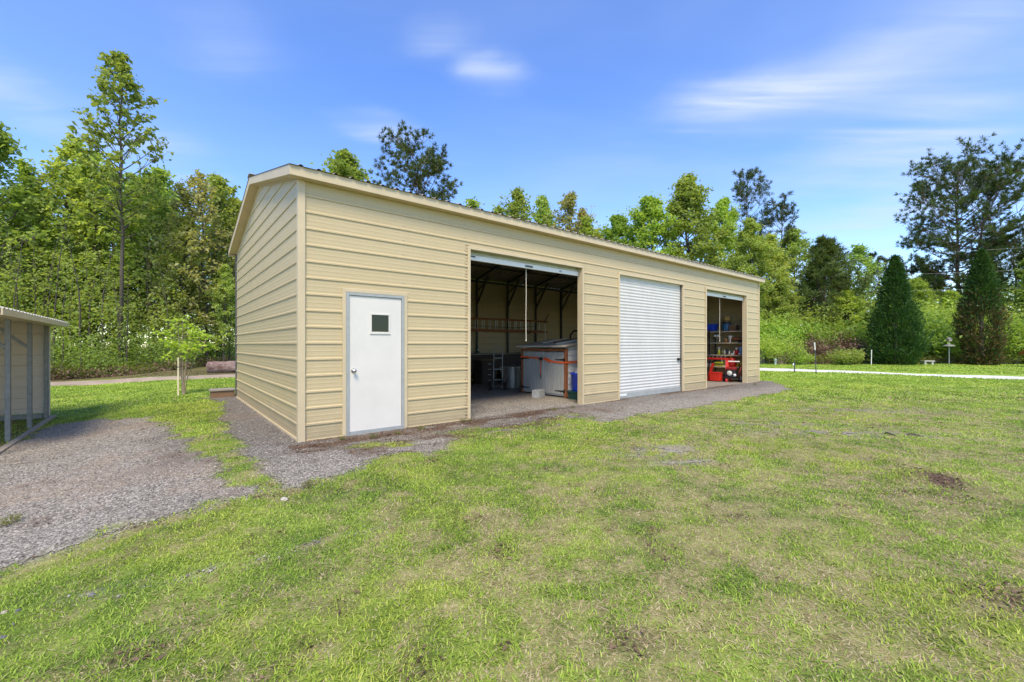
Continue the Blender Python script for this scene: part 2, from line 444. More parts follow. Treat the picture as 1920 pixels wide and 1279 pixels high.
# --- gable walls and back wall
sw = MB(); siding_gable(sw, 0.0, .02, W - .02, 0, Z_EAVE + PITCH * W / 2 - .02)
sc = sw
for s in (.12, 1.62, 3.25, 4.9, 6.38):
    for k in range(0, 19):
        z = k * RIB + .055
        if z > Z_EAVE + PITCH * min(s, W - s) - .05: continue
        sc.lathe([(.0075, 0), (.0075, -.006), (.004, -.009), (.0, -.009)], (0, s, z), 6, 1, 'x')
wall_side = sw.build('side_wall', ['siding', 'frame_grey'], garage)
ew = MB(); siding_gable(ew, L, .02, W - .02, 0, Z_EAVE + PITCH * W / 2 - .02, 1)
ew.build('end_wall', 'siding', garage)
bw = MB(); siding_front(bw, .02, L - .02, 0, 3.70, W, 1)
bw.build('back_wall', 'siding', garage)

# --- trims
tr = MB()
tr.box((-.028, -.030, .0), (.064, .0005, 3.70)); tr.box((-.028, .0015, .0), (-.0005, .066, 3.70))
tr.build('corner_trim', 'trim', garage, .004)
tr = MB(); tr.box((L - .05, -.026, 0), (L + .026, .0, 3.70)); tr.box((L + .001, .002, 0), (L + .026, .08, 3.70)); tr.build('corner_trim', 'trim', garage, .004)
tr = MB(); tr.box((-.026, W - .05, 0), (-.001, W + .026, 3.70)); tr.build('corner_trim', M['steel_dark'], garage, .003)
tr = MB(); tr.box((-.024, .09, -.02), (.0, W - .055, .035)); tr.build('base_trim', 'trim', garage, .003)
for a, b in edges:
    tr = MB(); tr.box((a + (.09 if a < .1 else .0), -.008, -.02), (b, -.001, .02)); tr.build('base_trim', 'trim', garage)

def opening_trim(a, b, head, name):
    t = MB()
    t.box((a - TW, -.026, 0), (a, -.0005, head)); t.box((b, -.026, 0), (b + TW, -.0005, head))
    t.box((a - TW, -.026, head + .0005), (b + TW, -.0005, head + TW))
    return t.build(name, 'trim', garage, .003)
opening_trim(DOOR[0], DOOR[1], DOOR[3], 'door_trim')
for a, b in OPEN: opening_trim(a, b, HEAD, 'opening_trim')
for a, b in OPEN:                                   # deep jambs and header of each roller door
    t = MB()
    t.box((a - .10, .0, 0), (a, .13, HEAD + .1)); t.box((b, .0, 0), (b + .10, .13, HEAD + .1)); t.box((a + .0005, .001, HEAD), (b - .0005, .05, HEAD + .1))
    t.build('jamb', 'trim', garage, .002)

# --- roof: ribbed sheet from eave to ridge, ribs running down the slope
OV = .16
def roof_sheet(s_a, s_b, za, zb):
    prof = []
    k = 0; t = -.17
    while t < L + .17:
        prof += [(t, 0), (t + .11, 0), (t + .128, .02), (t + .158, .02), (t + .176, 0)]; t += RIB
    prof = [p for p in prof if p[0] <= L + .18]
    vs = []; fs = []
    for x, b in prof: vs += [(x, s_a, za + b), (x, s_b, zb + b)]
    for i in range(len(prof) - 1): fs.append((2 * i, 2 * i + 2, 2 * i + 3, 2 * i + 1))
    m = MB(); m.add(vs, fs); return m
ZE = Z_EAVE + .095                                  # roof sheet at the wall line
zr = ZE + PITCH * W / 2
roof = roof_sheet(-OV - .03, W / 2, ZE - PITCH * (OV + .03), zr).build('roof', 'roof', garage)
r2 = roof_sheet(W + OV + .03, W / 2, ZE - PITCH * (OV + .03), zr).build('roof', 'roof', garage)
rc = MB(); rc.prism([(0, 0)] * 0 or [(-.15, 0), (0, .03), (.15, 0), (.15, .006), (0, .042), (-.15, .006)], -.175, L + .175)
rco = rc.build('ridge_cap', 'roof', roof); rco.rotation_euler = (0, 0, -PI / 2); rco.location = (0, W / 2, zr + .02)

def eave(sgn):
    m = MB(); s0 = -OV if sgn < 0 else W + OV
    zt = ZE - PITCH * OV - .004
    a, b = (s0, s0 + .02) if sgn < 0 else (s0 - .02, s0)
    m.box((-.16, a, zt - .135), (L + .16, b, zt))
    c, d = (s0 + .021, -.0005) if sgn < 0 else (W + .0005, s0 - .021)
    m.box((-.139, c, zt - .133), (L + .139, d, zt - .118))
    return m.build('eave_fascia', 'trim', garage, .003)
eave(-1); eave(1)
for tt, sg in ((-.16, 1), (L + .16, -1)):
    m = MB()
    for q in (0, 1):
        def P(s, dz): 
            z = ZE + PITCH * min(s, W - s) - .006 + dz
            return z
        sa, sb = (-OV + .021, W / 2) if q == 0 else (W + OV - .021, W / 2 + .0005)
        t0, t1 = (tt, tt + .02 * sg)
        for (d0, d1, x0, x1) in ((-.135, 0, t0, t1), (-.133, -.118, t1 + .001 * sg, 0 - .0005 if sg > 0 else L + .0005)):
            vs = [(x0, sa, P(sa, d0)), (x1, sa, P(sa, d0)), (x1, sa, P(sa, d1)), (x0, sa, P(sa, d1)),
                  (x0, sb, P(sb, d0)), (x1, sb, P(sb, d0)), (x1, sb, P(sb, d1)), (x0, sb, P(sb, d1))]
            m.add(vs, [(0, 3, 2, 1), (4, 5, 6, 7), (0, 1, 5, 4), (1, 2, 6, 5), (2, 3, 7, 6), (3, 0, 4, 7)])
    m.build('gable_fascia', 'trim', garage, .003)
m = MB()                                            # sloping trim where the gable siding meets the soffit
for q in (0, 1):
    sa, sb = (.09, W / 2) if q == 0 else (W - .02, W / 2 + .0005)
    za, zb = Z_EAVE + PITCH * min(sa, W - sa) - .06, Z_EAVE + PITCH * W / 2 - .06
    vs = [(x, s, z + h) for s, z in ((sa, za), (sb, zb)) for x, h in ((-.022, 0), (-.0005, 0), (-.0005, .045), (-.022, .045))]
    m.add(vs, [(0, 3, 2, 1), (4, 5, 6, 7), (0, 1, 5, 4), (1, 2, 6, 5), (2, 3, 7, 6), (3, 0, 4, 7)])
m.build('gable_trim', 'trim', garage)

# --- steel frame inside
BOWS = [1.35, 2.87, 4.39, 5.9, 7.4, 8.84, 10.3, 11.78, 13.26, 14.75]
for t in BOWS:
    if t > 2.7 :
        m = MB(); m.box((t - .03, W - .085, 0), (t + .03, W - .022, 3.66)); m.build('frame_post', 'steel_dark', garage)
        m = MB(); m.bar((t, W - .09, 2.85), (t, W - .75, 3.78), .05, .05); m.build('knee_brace', 'steel_dark', garage)
        m = MB(); m.bar((t, W - .02, ZE - .085), (t, W / 2 + .001, zr - .085), .06, .06); m.build('rafter', 'steel_dark', garage)
        m = MB(); m.bar((t, .02, ZE - .085), (t, W / 2 - .001, zr - .085), .06, .06); m.build('rafter', 'steel_dark', garage)
        m = MB(); m.bar((t, W - .06, 3.3), (t + .42, W - .06, 3.66), .04, .04); m.build('knee_brace', 'steel_dark', garage)
for s in (1.1, 2.2, W / 2 + .25, 4.4, 5.5):
    zc = ZE + PITCH * min(s, W - s) - .03
    m = MB(); m.bar((.05, s, zc), (L - .05, s, zc), .05, .035); m.build('purlin', 'steel_dark', garage)
for s in (1.9, 3.6, 5.2):
    m = MB(); m.box((L - .085, s - .03, 0), (L - .022, s + .03, 3.7)); m.build('frame_post', 'steel_dark', garage)
m = MB(); m.box((OPEN[0][0] - .1, W - .09, 3.62), (L - .03, W - .022, 3.69)); m.build('top_rail', 'steel_dark', garage)

# --- white walk door
leaf = MB(); a, b, z0, z1 = DOOR
FR = .045
leaf.bbox((a + FR + .004, -.012, .055), (b - FR - .004, .03, z1 - FR - .004), .004)
door = leaf.build('door', 'door_white', garage)
wa, wb, wz0, wz1 = a + .385, a + .385 + .27, 1.545, 1.805
m = MB()
e = .024
for (p, q) in (((wa - e, -.022, wz0 - e), (wb + e, -.012, wz0)), ((wa - e, -.022, wz1), (wb + e, -.012, wz1 + e)), ((wa - e, -.022, wz0 + .0005), (wa, -.012, wz1 - .0005)), ((wb, -.022, wz0 + .0005), (wb + e, -.012, wz1 - .0005))): m.box(p, q)
m.box((wa - e - .006, -.026, wz0 - e - .012), (wb + e + .006, -.0125, wz0 - e - .0005))
m.build('window_frame', 'door_white', door, .003)
m = MB(); m.box((wa, -.0155, wz0), (wb, -.0125, wz1)); m.build('window_pane', 'glass', door)
m = MB(); hx, hz = a + .11, .96
m.lathe([(.0, -.0), (.034, -.0), (.034, -.008), (.014, -.012), (.013, -.032), (.024, -.04), (.029, -.055), (.024, -.068), (.0, -.072)], (hx, -.012, hz), 18, 0, 'y')
m.build('handle', 'knob', door)
m = MB()
m.box((a + .002, -.030, .02), (a + FR, .04, z1 - .002)); m.box((b - FR, -.030, .02), (b - .002, .04, z1 - .002)); m.box((a + FR + .0005, -.030, z1 - FR), (b - FR - .0005, .04, z1 - .002))
m.build('door_frame', 'frame_grey', garage, .004)
m = MB(); m.box((a + .002, -.034, -.03), (b - .002, .05, .0185)); m.box((a + FR + .001, -.022, .02), (b - FR - .001, -.013, .06)); m.build('threshold', 'frame_grey', garage, .003)

# --- roller doors
def curtain(a, b, z0, z1, s, name, material):
    m = MB(); pr = []; z = z0; P = .078
    while z < z1 + .001:
        for f, d in ((0, 0), (.18, -.004), (.40, -.014), (.58, -.014), (.80, -.004)):
            if z + f * P <= z1: pr.append((z + f * P, d))
        z += P
    vs = []; fs = []
    for zz, d in pr: vs += [(a, s + d, zz), (b, s + d, zz)]
    for i in range(len(pr) - 1): fs.append((2 * i, 2 * i + 1, 2 * i + 3, 2 * i + 2))
    m.add(vs, fs, 0, True)
    return m.build(name, material, garage)
a, b = OPEN[1]
rd = curtain(a + .012, b - .02, .14, HEAD + .09, .075, 'roller_door', 'roller_white')
rd['label'] = 'closed white corrugated roller door'
m = MB(); m.bbox((a + .012, .05, .012), (b - .02, .085, .142), .008); m.build('bottom_bar', M['frame_grey'], rd)
m = MB(); m.bbox((a + .05, .042, .07), (a + .36, .0495, .125), .003); m.build('bar_plate', 'white_plastic', rd)
m = MB(); m.bbox((b - .20, .02, .90), (b - .06, .058, .97), .006); m.lathe([(.026, 0), (.026, -.02), (.0, -.022)], (b - .16, .02, .935), 12, 0, 'y'); m.box((b - .06, .03, .92), (b - .012, .05, .95)); m.build('latch', 'black', rd)
m = MB(); m.bbox((a + .03, .03, .86), (a + .085, .058, 1.0), .004); m.build('latch', 'galv', rd)
for xa, xb in ((a + .002, a + .011), (b - .018, b - .002)):
    m = MB(); m.box((xa, .03, 0), (xb, .12, HEAD)); m.build('guide_track', 'steel_dark', rd)
for i in (0, 2):
    a, b = OPEN[i]
    zb = 2.90
    rd = curtain(a + .012, b - .012, zb + .085, HEAD + .09, .13, 'roller_door', 'roller_back')
    rd['label'] = 'roller door rolled up into the head of the opening'
    m = MB(); m.bbox((a + .012, .095, zb - .005), (b - .012, .15, zb + .09), .012); m.build('bottom_bar', 'white_plastic', rd)
    m = MB(); c = (a + b) / 2; m.bbox((c - .10, .082, zb + .02), (c + .10, .0945, zb + .055), .004); m.build('lift_handle', 'steel_dark', rd)
    if i == 0:
        m = MB(); m.bbox((a + .04, .084, zb + .05), (a + .18, .0945, zb + .075), .003); m.build('latch', 'steel_dark', rd)
        m = MB(); m.bbox((b - .62, .09, zb + .02), (b - .54, .0945, zb + .06), .002); m.build('bar_plate', 'frame_grey', rd)
    m = MB()
    m.lathe([(.0, .0), (.21, .0), (.21, b - a - .05), (.0, b - a - .05)], (a + .025, .40, HEAD + .26), 24, 0, 'x'); m.build('curtain_roll', 'roller_back', rd)
    m = MB(); ce = c - .02 if i == 0 else c - .20
    zlow = 1.42 if i == 0 else 1.45
    rope = [(ce, .16, zb), (ce + .004, .16, zb - .5), (ce - .003, .162, zb - 1.0), (ce + .002, .16, zlow + .04), (ce, .16, zlow)]
    m.tube(rope, [.008, .008, .008, .008, .015], 6); m.build('pull_rope', 'rope', rd)

# ================================================================== left shed: open side of posts, tan back wall
SZ = -.25
p3 = Vector((-10.22, 9.39, SZ))
shed = thing('open_shed', 'small open sided metal shed with grey steel posts beside the gravel', 'shed', p3, YAW)   # local x = along u, y = along v
Z0s = -.02
POSTS = (0.0, -1.50, -3.0, -4.5)
for y in POSTS:
    m = MB(); top = 2.16
    m.box((-.030, y - .028, Z0s), (.030, y + .028, top)); m.box((-.036, y - .010, Z0s), (-.0305, y + .010, top)); m.box((.0305, y - .010, Z0s), (.036, y + .010, top))
    m.build('post', 'galv_dull', shed, .004)
    if y < 0:
        m = MB(); m.bar((-.03, y, 1.55), (-.75, y, 2.27), .05, .05); m.build('knee_brace', 'galv_dull', shed)
        m = MB(); m.bar((.05, y, 2.155), (-1.8, y, 2.155 + .25 * 1.85), .05, .05); m.build('rafter', 'galv_dull', shed)
m = MB()
pr = profile(.10, 2.62)
vs = []; fs = []
for z, bz in pr:
    x1 = -.052 - max(0, (z - 2.10) / .25); x0 = -3.6 + max(0, (z - 2.10) / .25)
    vs += [(x0, .045 - bz, z), (x1, .045 - bz, z)]
for i in range(len(pr) - 1): fs.append((2 * i, 2 * i + 1, 2 * i + 3, 2 * i + 2))
m.add(vs, fs); m.build('back_wall', 'shed_siding', shed)
m = MB(); m.box((-3.6, .0, Z0s), (-.055, .05, .085)); m.build('base_rail', 'galv_dull', shed, .004)
m = MB(); m.box((-.05, .0305, 0), (.056, .062, 2.13)); m.build('corner_trim', 'white_trim', shed, .003)
m = MB()
RZ = 2.17
for (xa, xb) in ((.30, -1.83), (-3.96, -1.83)):
    za = RZ - .25 * .30; zb2 = RZ + .25 * 1.83
    n = 26; ys = np.linspace(-4.9, .34, n * 4 + 1); vs = []; fs = []
    for i, y in enumerate(ys):
        bz = .018 if i % 4 in (2,) else 0
        vs += [(xa, y, za + bz), (xb, y, zb2 + bz)]
    for i in range(len(ys) - 1): fs.append((2 * i, 2 * i + 1, 2 * i + 3, 2 * i + 2))
    m.add(vs, fs)
m.build('roof', 'white_trim', shed)
m = MB(); za = RZ - .25 * .30
m.box((.285, -4.9, za - .095), (.305, .34, za - .003)); m.box((.058, -4.9, za - .092), (.284, .34, za - .08)); m.build('eave_fascia', 'trim', shed, .003)
m = MB()
for (xa, xb) in ((.284, -1.83), (-3.95, -1.8305)):
    f_ = lambda x: RZ - .25 * abs(x + 1.83) + .25 * 1.83
    vs = [(x, y, f_(x) + h) for x in (xa, xb) for y, h in ((.32, -.10), (.34, -.10), (.34, -.004), (.32, -.004))]
    m.add(vs, [(0, 3, 2, 1), (4, 5, 6, 7), (0, 1, 5, 4), (1, 2, 6, 5), (2, 3, 7, 6), (3, 0, 4, 7)])
m.build('gable_fascia', 'white_trim', shed)
m = MB(); m.box((-3.65, -4.9, .1), (-3.61, .04, 2.1)); m.build('side_wall', 'shed_siding', shed)
et = MB(); et.bbox((.065, -4.9, -.09), (.15, .06, .035), .01)
eo = et.build('edging_timber', 'brown_grey'); eo.location = p3; eo.rotation_euler = (0, 0, YAW)
tag(eo, 'weathered edging timber on the gravel along the shed posts', 'edging')
# ================================================================== things standing in the first opening
def at_ts(name, label, cat, t, s, z=0.0, rz=0.0, group=None):
    return thing(name, label, cat, wp(t, s, z), YAW + rz, group)

# --- low wooden storage box with two doors, strapped shut (front faces -x, local y runs into the garage)
bx = at_ts('storage_box', 'waist high grey wooden storage box with orange brown trim, strapped shut', 'storage box', 6.375, 1.02)
BWD, BDP, BHF, BSL = 1.72, 1.15, 1.29, .13
m = MB()
for k in range(9):                                   # lap boards on the two ends
    z0 = .05 + k * .148; z1 = min(z0 + .153, 1.275)
    for y, sg in ((0, 1), (BWD, -1)):
        vs = [(.02, y + sg * .012, z0), (BDP, y + sg * .012, z0), (BDP, y + sg * .026, z1), (.02, y + sg * .026, z1)]
        if k == 8: vs = [(.02, y + sg * .012, z0), (BDP, y + sg * .012, z0), (BDP, y + sg * .026, BHF + BSL * BDP), (.02, y + sg * .026, BHF)]
        vs += [(x, y + sg * .05, z) for x, _, z in vs]
        m.add(vs, [(0, 1, 2, 3), (7, 6, 5, 4), (0, 4, 5, 1), (1, 5, 6, 2), (2, 6, 7, 3), (3, 7, 4, 0)])
m.box((BDP - .03, .051, .05), (BDP, BWD - .051, 1.29)); m.box((.03, .051, .04), (BDP - .031, BWD - .051, .07))
m.build('side_panel', 'white_lap', bx)
m = MB()
for y in (0.0, BWD - .058): m.box((-.022, y, .0), (.018, y + .058, 1.235))
m.box((-.021, .0585, 1.18), (.018, BWD - .0585, 1.235)); m.box((-.022, -.012, 0), (.05, -.0005, 1.27))
m.build('trim_board', 'rust_wood', bx, .004)
for q, (ya, yb) in enumerate(((.076, .90), (.905, BWD - .076))):
    m = MB(); nb = 7
    for k in range(nb):
        y0 = ya + (yb - ya) * k / nb; y1 = ya + (yb - ya) * (k + 1) / nb - .012
        m.bbox((-.02, y0, .085), (.004, y1, 1.16), .004)
    m.box((.002, ya, .09), (.010, yb - .012, 1.155))
    d = m.build('door', 'grey_wood', bx)
    for z in (.17, .965):
        m = MB(); h = .05; y_h = ya - .05 if q == 0 else yb + .05; dr = 1 if q == 0 else -1
        m.add([(-.0225 - dx, y_h + dr * yy, z + zz) for dx in (0, .006) for yy, zz in ((0, -.045), (.05, -.045), (.055, -.022), (.36, -.006), (.36, .006), (.055, .022), (.05, .045), (0, .045))],
              [tuple(range(8)), tuple(range(15, 7, -1))] + [(i, (i + 1) % 8, 8 + (i + 1) % 8, 8 + i) for i in range(8)])
        m.build('hinge', 'black', d)
m = MB()
zf = BHF + .012
m.add([(-.15, -.06, zf - .02), (-.15, BWD + .06, zf - .02), (BDP + .06, BWD + .06, zf + BSL * (BDP + .2) - .0), (BDP + .06, -.06, zf + BSL * (BDP + .2)),
       (-.15, -.06, zf + .015), (-.15, BWD + .06, zf + .015), (BDP + .06, BWD + .06, zf + BSL * (BDP + .2) + .035), (BDP + .06, -.06, zf + BSL * (BDP + .2) + .035)],
      [(0, 1, 2, 3), (7, 6, 5, 4), (0, 4, 5, 1), (1, 5, 6, 2), (2, 6, 7, 3), (3, 7, 4, 0)])
m.build('lid', 'pale_board', bx, .005)

st = at_ts('ratchet_strap', 'orange ratchet strap pulled round the grey storage box', 'strap', 6.375, 1.02)
m = MB()
m.bar((-.0275, -.016, .855), (-.0275, .85, .89), .045, .006, up=(1, 0, 0)) if False else None
def band(pts, h, th=.005):
    """flat webbing along points (x,y,z), h tall"""
    for i in range(len(pts) - 1):
        (x0, y0, z0), (x1, y1, z1) = pts[i], pts[i + 1]
        dx, dy = x1 - x0, y1 - y0; l = math.hypot(dx, dy); nx, ny = dy / l * th, -dx / l * th
        vs = [(x0, y0, z0 - h / 2), (x1, y1, z1 - h / 2), (x1, y1, z1 + h / 2), (x0, y0, z0 + h / 2)]
        vs += [(x + nx, y + ny, z) for x, y, z in vs]
        m.add(vs, [(0, 1, 2, 3), (7, 6, 5, 4), (0, 4, 5, 1), (1, 5, 6, 2), (2, 6, 7, 3), (3, 7, 4, 0)])
band([(BDP, -.02, .915), (-.026, -.02, .90)], .045)
band([(-.036, -.02, .895), (-.032, .40, .90), (-.03, .52, .935)], .046)
band([(-.034, .52, .90), (-.034, .78, .99)], .075); band([(-.042, .56, .96), (-.042, .80, .975)], .05)
band([(-.03, .86, .98), (-.032, BWD - .07, 1.01), (-.028, BWD + .02, 1.015)], .046)
band([(-.03, .885, .95), (-.031, .90, .94)], .04)
m.add([(-.033, .885, .95), (-.033, .91, .95), (-.040, .915, .55), (-.040, .885, .56), (-.036, .885, .95), (-.036, .91, .95), (-.043, .915, .55), (-.043, .885, .56)], [(0, 1, 2, 3), (7, 6, 5, 4), (0, 4, 5, 1), (1, 5, 6, 2), (2, 6, 7, 3), (3, 7, 4, 0)])
m.build('webbing', 'orange_strap', st)
m = MB(); m.bbox((-.075, .82, .935), (-.034, .92, 1.01), .008); m.bar((-.07, .84, .98), (-.085, .97, 1.0), .05, .012); m.lathe([(.016, -.05), (.016, .05)], (-.07, .85, .97), 10, 0, 'z'); m.build('ratchet', 'black', st)
m = MB(); m.tube([(-.042, .90, .555), (-.045, .90, .50), (-.05, .885, .455), (-.05, .87, .475)], [.012, .01, .009, .006], 6); m.build('hook', 'black', st)

def board_on_lid(name, label, mt, y0, y1, x0, x1, th, rz):
    m = MB(); m.bbox((x0, y0, 0), (x1, y1, th), .004)
    o = m.build(name, mt)
    o.matrix_world = Matrix.Translation(wp(6.375, 1.02, BHF + .012 + .016 + BSL * .15)) @ Matrix.Rotation(YAW, 4, 'Z') @ Matrix.Rotation(-math.atan(BSL + .02), 4, 'Y') @ Matrix.Rotation(rz, 4, 'Z')
    return tag(o, label, 'board')
board_on_lid('wooden_board', 'brown wooden board lying across the storage box lid', 'brown_wood', .75, .90, .05, 1.0, .045, -.35)
board_on_lid('wooden_board', 'pale board on the storage box lid nearest the trash can', 'pale_board', 1.25, 1.34, .1, .95, .03, -.2)
board_on_lid('wooden_board', 'pale board on the storage box lid beside the brown board', 'white_plastic', .42, .50, .05, 1.05, .035, -.15)

# --- blue tub on a dark green crate, white jug in it
cr = at_ts('storage_crate', 'dark green plastic crate on the gravel under the blue tub', 'crate', 6.52, .72)
m = MB(); m.add([(-.20, -.16, 0), (.20, -.16, 0), (.20, .16, 0), (-.20, .16, 0), (-.23, -.19, .17), (.23, -.19, .17), (.23, .19, .17), (-.23, .19, .17)], [(0, 3, 2, 1), (4, 5, 6, 7), (0, 1, 5, 4), (1, 2, 6, 5), (2, 3, 7, 6), (3, 0, 4, 7)])
m.build('body', 'green_plastic', cr, .012)
m = MB(); m.bbox((-.25, -.21, .1705), (.25, .21, .20), .008); m.build('rim', 'green_plastic', cr)
tb = at_ts('plastic_tub', 'bright blue plastic tub standing on the dark green crate', 'tub', 6.52, .72, .20)
m = MB(); m.lathe([(0, 0), (.155, 0), (.165, .02), (.205, .42), (.222, .425), (.222, .455), (.200, .455), (.196, .42), (.155, .03), (0, .03)], n=28); m.build('body', 'blue_plastic', tb)
m = MB(); m.tube([(.21 * math.cos(a), .21 * math.sin(a), .40 - .07 * math.sin((a - 3.4) / 1.9 * PI)) for a in np.linspace(3.4, 5.3, 9)], .008, 6); m.build('handle', 'blue_plastic', tb)
jg = at_ts('plastic_jug', 'white plastic jug poking out of the blue tub', 'jug', 6.55, .74, .27)
m = MB(); m.lathe([(0, 0), (.11, 0), (.12, .03), (.12, .36), (.10, .44), (.045, .50), (.03, .51)], n=20); m.build('body', 'white_plastic', jg)
m = MB(); m.lathe([(.033, .51), (.033, .535), (0, .54)], n=14); m.build('cap', 'blue_plastic', jg)
m = MB(); m.tube([(-.04, 0, .49), (-.12, 0, .47), (-.15, 0, .42), (-.118, 0, .33)], .012, 7); m.build('handle', 'white_plastic', jg)

# --- concrete block
cb = at_ts('concrete_block', 'grey concrete block on the gravel against the storage box doors', 'block', 5.98, 1.62, 0, .45)
m = MB()
for (a, b) in (((-.2, -.1, 0), (.2, -.07, .195)), ((-.2, .07, 0), (.2, .1, .195)), ((-.2, -.0695, .0), (-.165, .0695, .195)), ((.165, -.0695, 0), (.2, .0695, .195)), ((-.02, -.0695, 0), (.02, .0695, .195))): m.box(a, b)
m.build('body', 'concrete', cb, .006)

# --- galvanised bin
tc_ = at_ts('trash_can', 'dented galvanised steel trash can with lid behind the hand truck', 'trash can', 7.03, 3.94)
m = MB(); n = 40; prof = [(.205, 0), (.215, .01), (.215, .03), (.205, .04), (.215, .10), (.225, .52), (.232, .62), (.238, .625), (.238, .645)]
vs = []; fs = []
for i, (r, z) in enumerate(prof):
    for k in range(n):
        a = 2 * PI * k / n; rr = r * (1 - (.018 if (k % 4 < 2 and 3 < i < 6) else 0)); vs.append((rr * math.cos(a), rr * math.sin(a), z))
for i in range(len(prof) - 1):
    for k in range(n): fs.append((i * n + k, i * n + (k + 1) % n, (i + 1) * n + (k + 1) % n, (i + 1) * n + k))
m.add(vs, fs, 0, False); m.build('body', 'galv', tc_)
m = MB(); m.lathe([(.248, .625), (.248, .66), (.235, .675), (.16, .70), (.05, .715), (0, .717)], n=32); m.build('lid', 'galv', tc_)
for sg in (-1, 1):
    m = MB(); m.tube([(-.07, sg * .225, .46), (-.07, sg * .265, .45), (.07, sg * .265, .45), (.07, sg * .225, .46)], .008, 6); m.build('handle', 'galv', tc_)
m = MB(); m.tube([(-.05, 0, .715), (-.04, 0, .745), (.04, 0, .745), (.05, 0, .715)], .007, 6); m.build('handle', 'galv', tc_)

# --- hand truck
ht = at_ts('hand_truck', 'grey two wheeled hand truck standing beside the galvanised trash can', 'hand truck', 6.28, 3.72, 0, 1.0)
m = MB(); lean = .10
for y in (-.13, .13): m.tube([(0, y, .05), (-lean * .4, y, .55), (-lean, y, 1.12), (-lean * 1.2, y * .75, 1.24), (-lean * 1.25, 0, 1.29)], .015, 8)
for z in (.3, .62, .95): m.tube([(-lean * z / 1.1, -.13, z), (-lean * z / 1.1, .13, z)], .012, 7)
m.build('frame', 'frame_grey', ht)
m = MB(); m.bbox((0, -.2, .015), (.22, .2, .028), .004); m.build('toe_plate', 'steel_dark', ht)
m = MB(); m.tube([(-.15, -.21, .125), (-.15, .21, .125)], .01, 7); m.bar((-.15, -.13, .125), (-.03, -.13, .33), .02, .02); m.bar((-.15, .13, .125), (-.03, .13, .33), .02, .02); m.build('axle', 'steel_dark', ht)
for y in (-.22, .22):
    m = MB(); m.lathe([(.068, -.03), (.115, -.034), (.127, -.018), (.127, .018), (.115, .034), (.068, .03)], (-.15, y, .127), 24, 0, 'y'); w = m.build('wheel', 'rubber', ht)
    m = MB(); m.lathe([(0, -.02), (.03, -.026), (.035, -.012), (.07, -.022), (.07, .022), (.035, .012), (.03, .026), (0, .02)], (-.15, y, .127), 20, 0, 'y'); m.build('rim', 'amber', w)

# --- long dark bench along the back wall
wb_ = at_ts('workbench', 'long low workbench with dark boarded front along the back wall', 'workbench', 5.6, 5.55)
m = MB(); m.bbox((-.6, -.05, 1.0), (4.9, .80, 1.045), .006); m.build('top', 'brown_grey', wb_)
m = MB()
for k in range(9): m.bbox((-.5 + k * .59, .06, .42), (.08 + k * .59, .09, .998), .004)
m.build('front_panel', 'dark_wood', wb_)
for x in (-.5, 1.3, 3.0, 4.75):
    for y in (.10, .70):
        m = MB(); m.box((x, y, 0), (x + .09, y + .09, .9995)); m.build('leg', 'dark_wood', wb_)
m = MB(); m.box((-.5, .15, .20), (4.85, .75, .24)); m.build('lower_shelf', 'dark_wood', wb_)
dr = at_ts('drawer_cabinet', 'dark drawer cabinet with pale handles standing before the workbench', 'cabinet', 7.0, 5.15)
m = MB(); m.bbox((-.3, 0, .03), (.3, .42, .82), .01); m.build('body', 'dark_wood', dr)
m = MB(); m.bbox((-.33, -.03, .82), (.33, .44, .85), .006); m.build('top', 'brown_wood', dr)
for k in range(4):
    m = MB(); m.bbox((-.27, -.018, .08 + k * .18), (.27, -.001, .245 + k * .18), .006); d = m.build('drawer', 'dark_wood', dr)
    m = MB(); m.bbox((-.06, -.04, .15 + k * .18), (.06, -.019, .172 + k * .18), .005); m.build('handle', 'galv', d)
bd = at_ts('leaning_board', 'pale grey panel leaning against the dark workbench front', 'panel', 8.0, 5.05)
m = MB(); vs = [(x, y, z) for x in (-.45, .45) for y, z in ((.0, .02), (.025, .02), (.245, .60), (.22, .60))]
m.add(vs, [(0, 3, 2, 1), (4, 5, 6, 7), (0, 1, 5, 4), (1, 2, 6, 5), (2, 3, 7, 6), (3, 0, 4, 7)]); m.build('sheet', 'brown_grey', bd, .004)
m = MB(); m.bar((-.45, -.008, .035), (.45, -.008, .035), .03, .03); m.bar((-.45, .21, .59), (.45, .21, .59), .03, .03); m.build('rail', 'galv_dull', bd)
fg = at_ts('small_statue', 'small green and white lawn ornament on the workbench top', 'ornament', 6.85, 5.62, 1.045)
m = MB(); m.lathe([(0, 0), (.07, 0), (.075, .03), (.05, .08), (.055, .13), (.03, .16), (.035, .2), (0, .225)], n=14); m.build('body', 'green_plastic', fg)
m = MB(); m.lathe([(0, -.03), (.03, 0), (0, .03)], (0, -.05, .13), 10); m.build('face', 'white_plastic', fg)

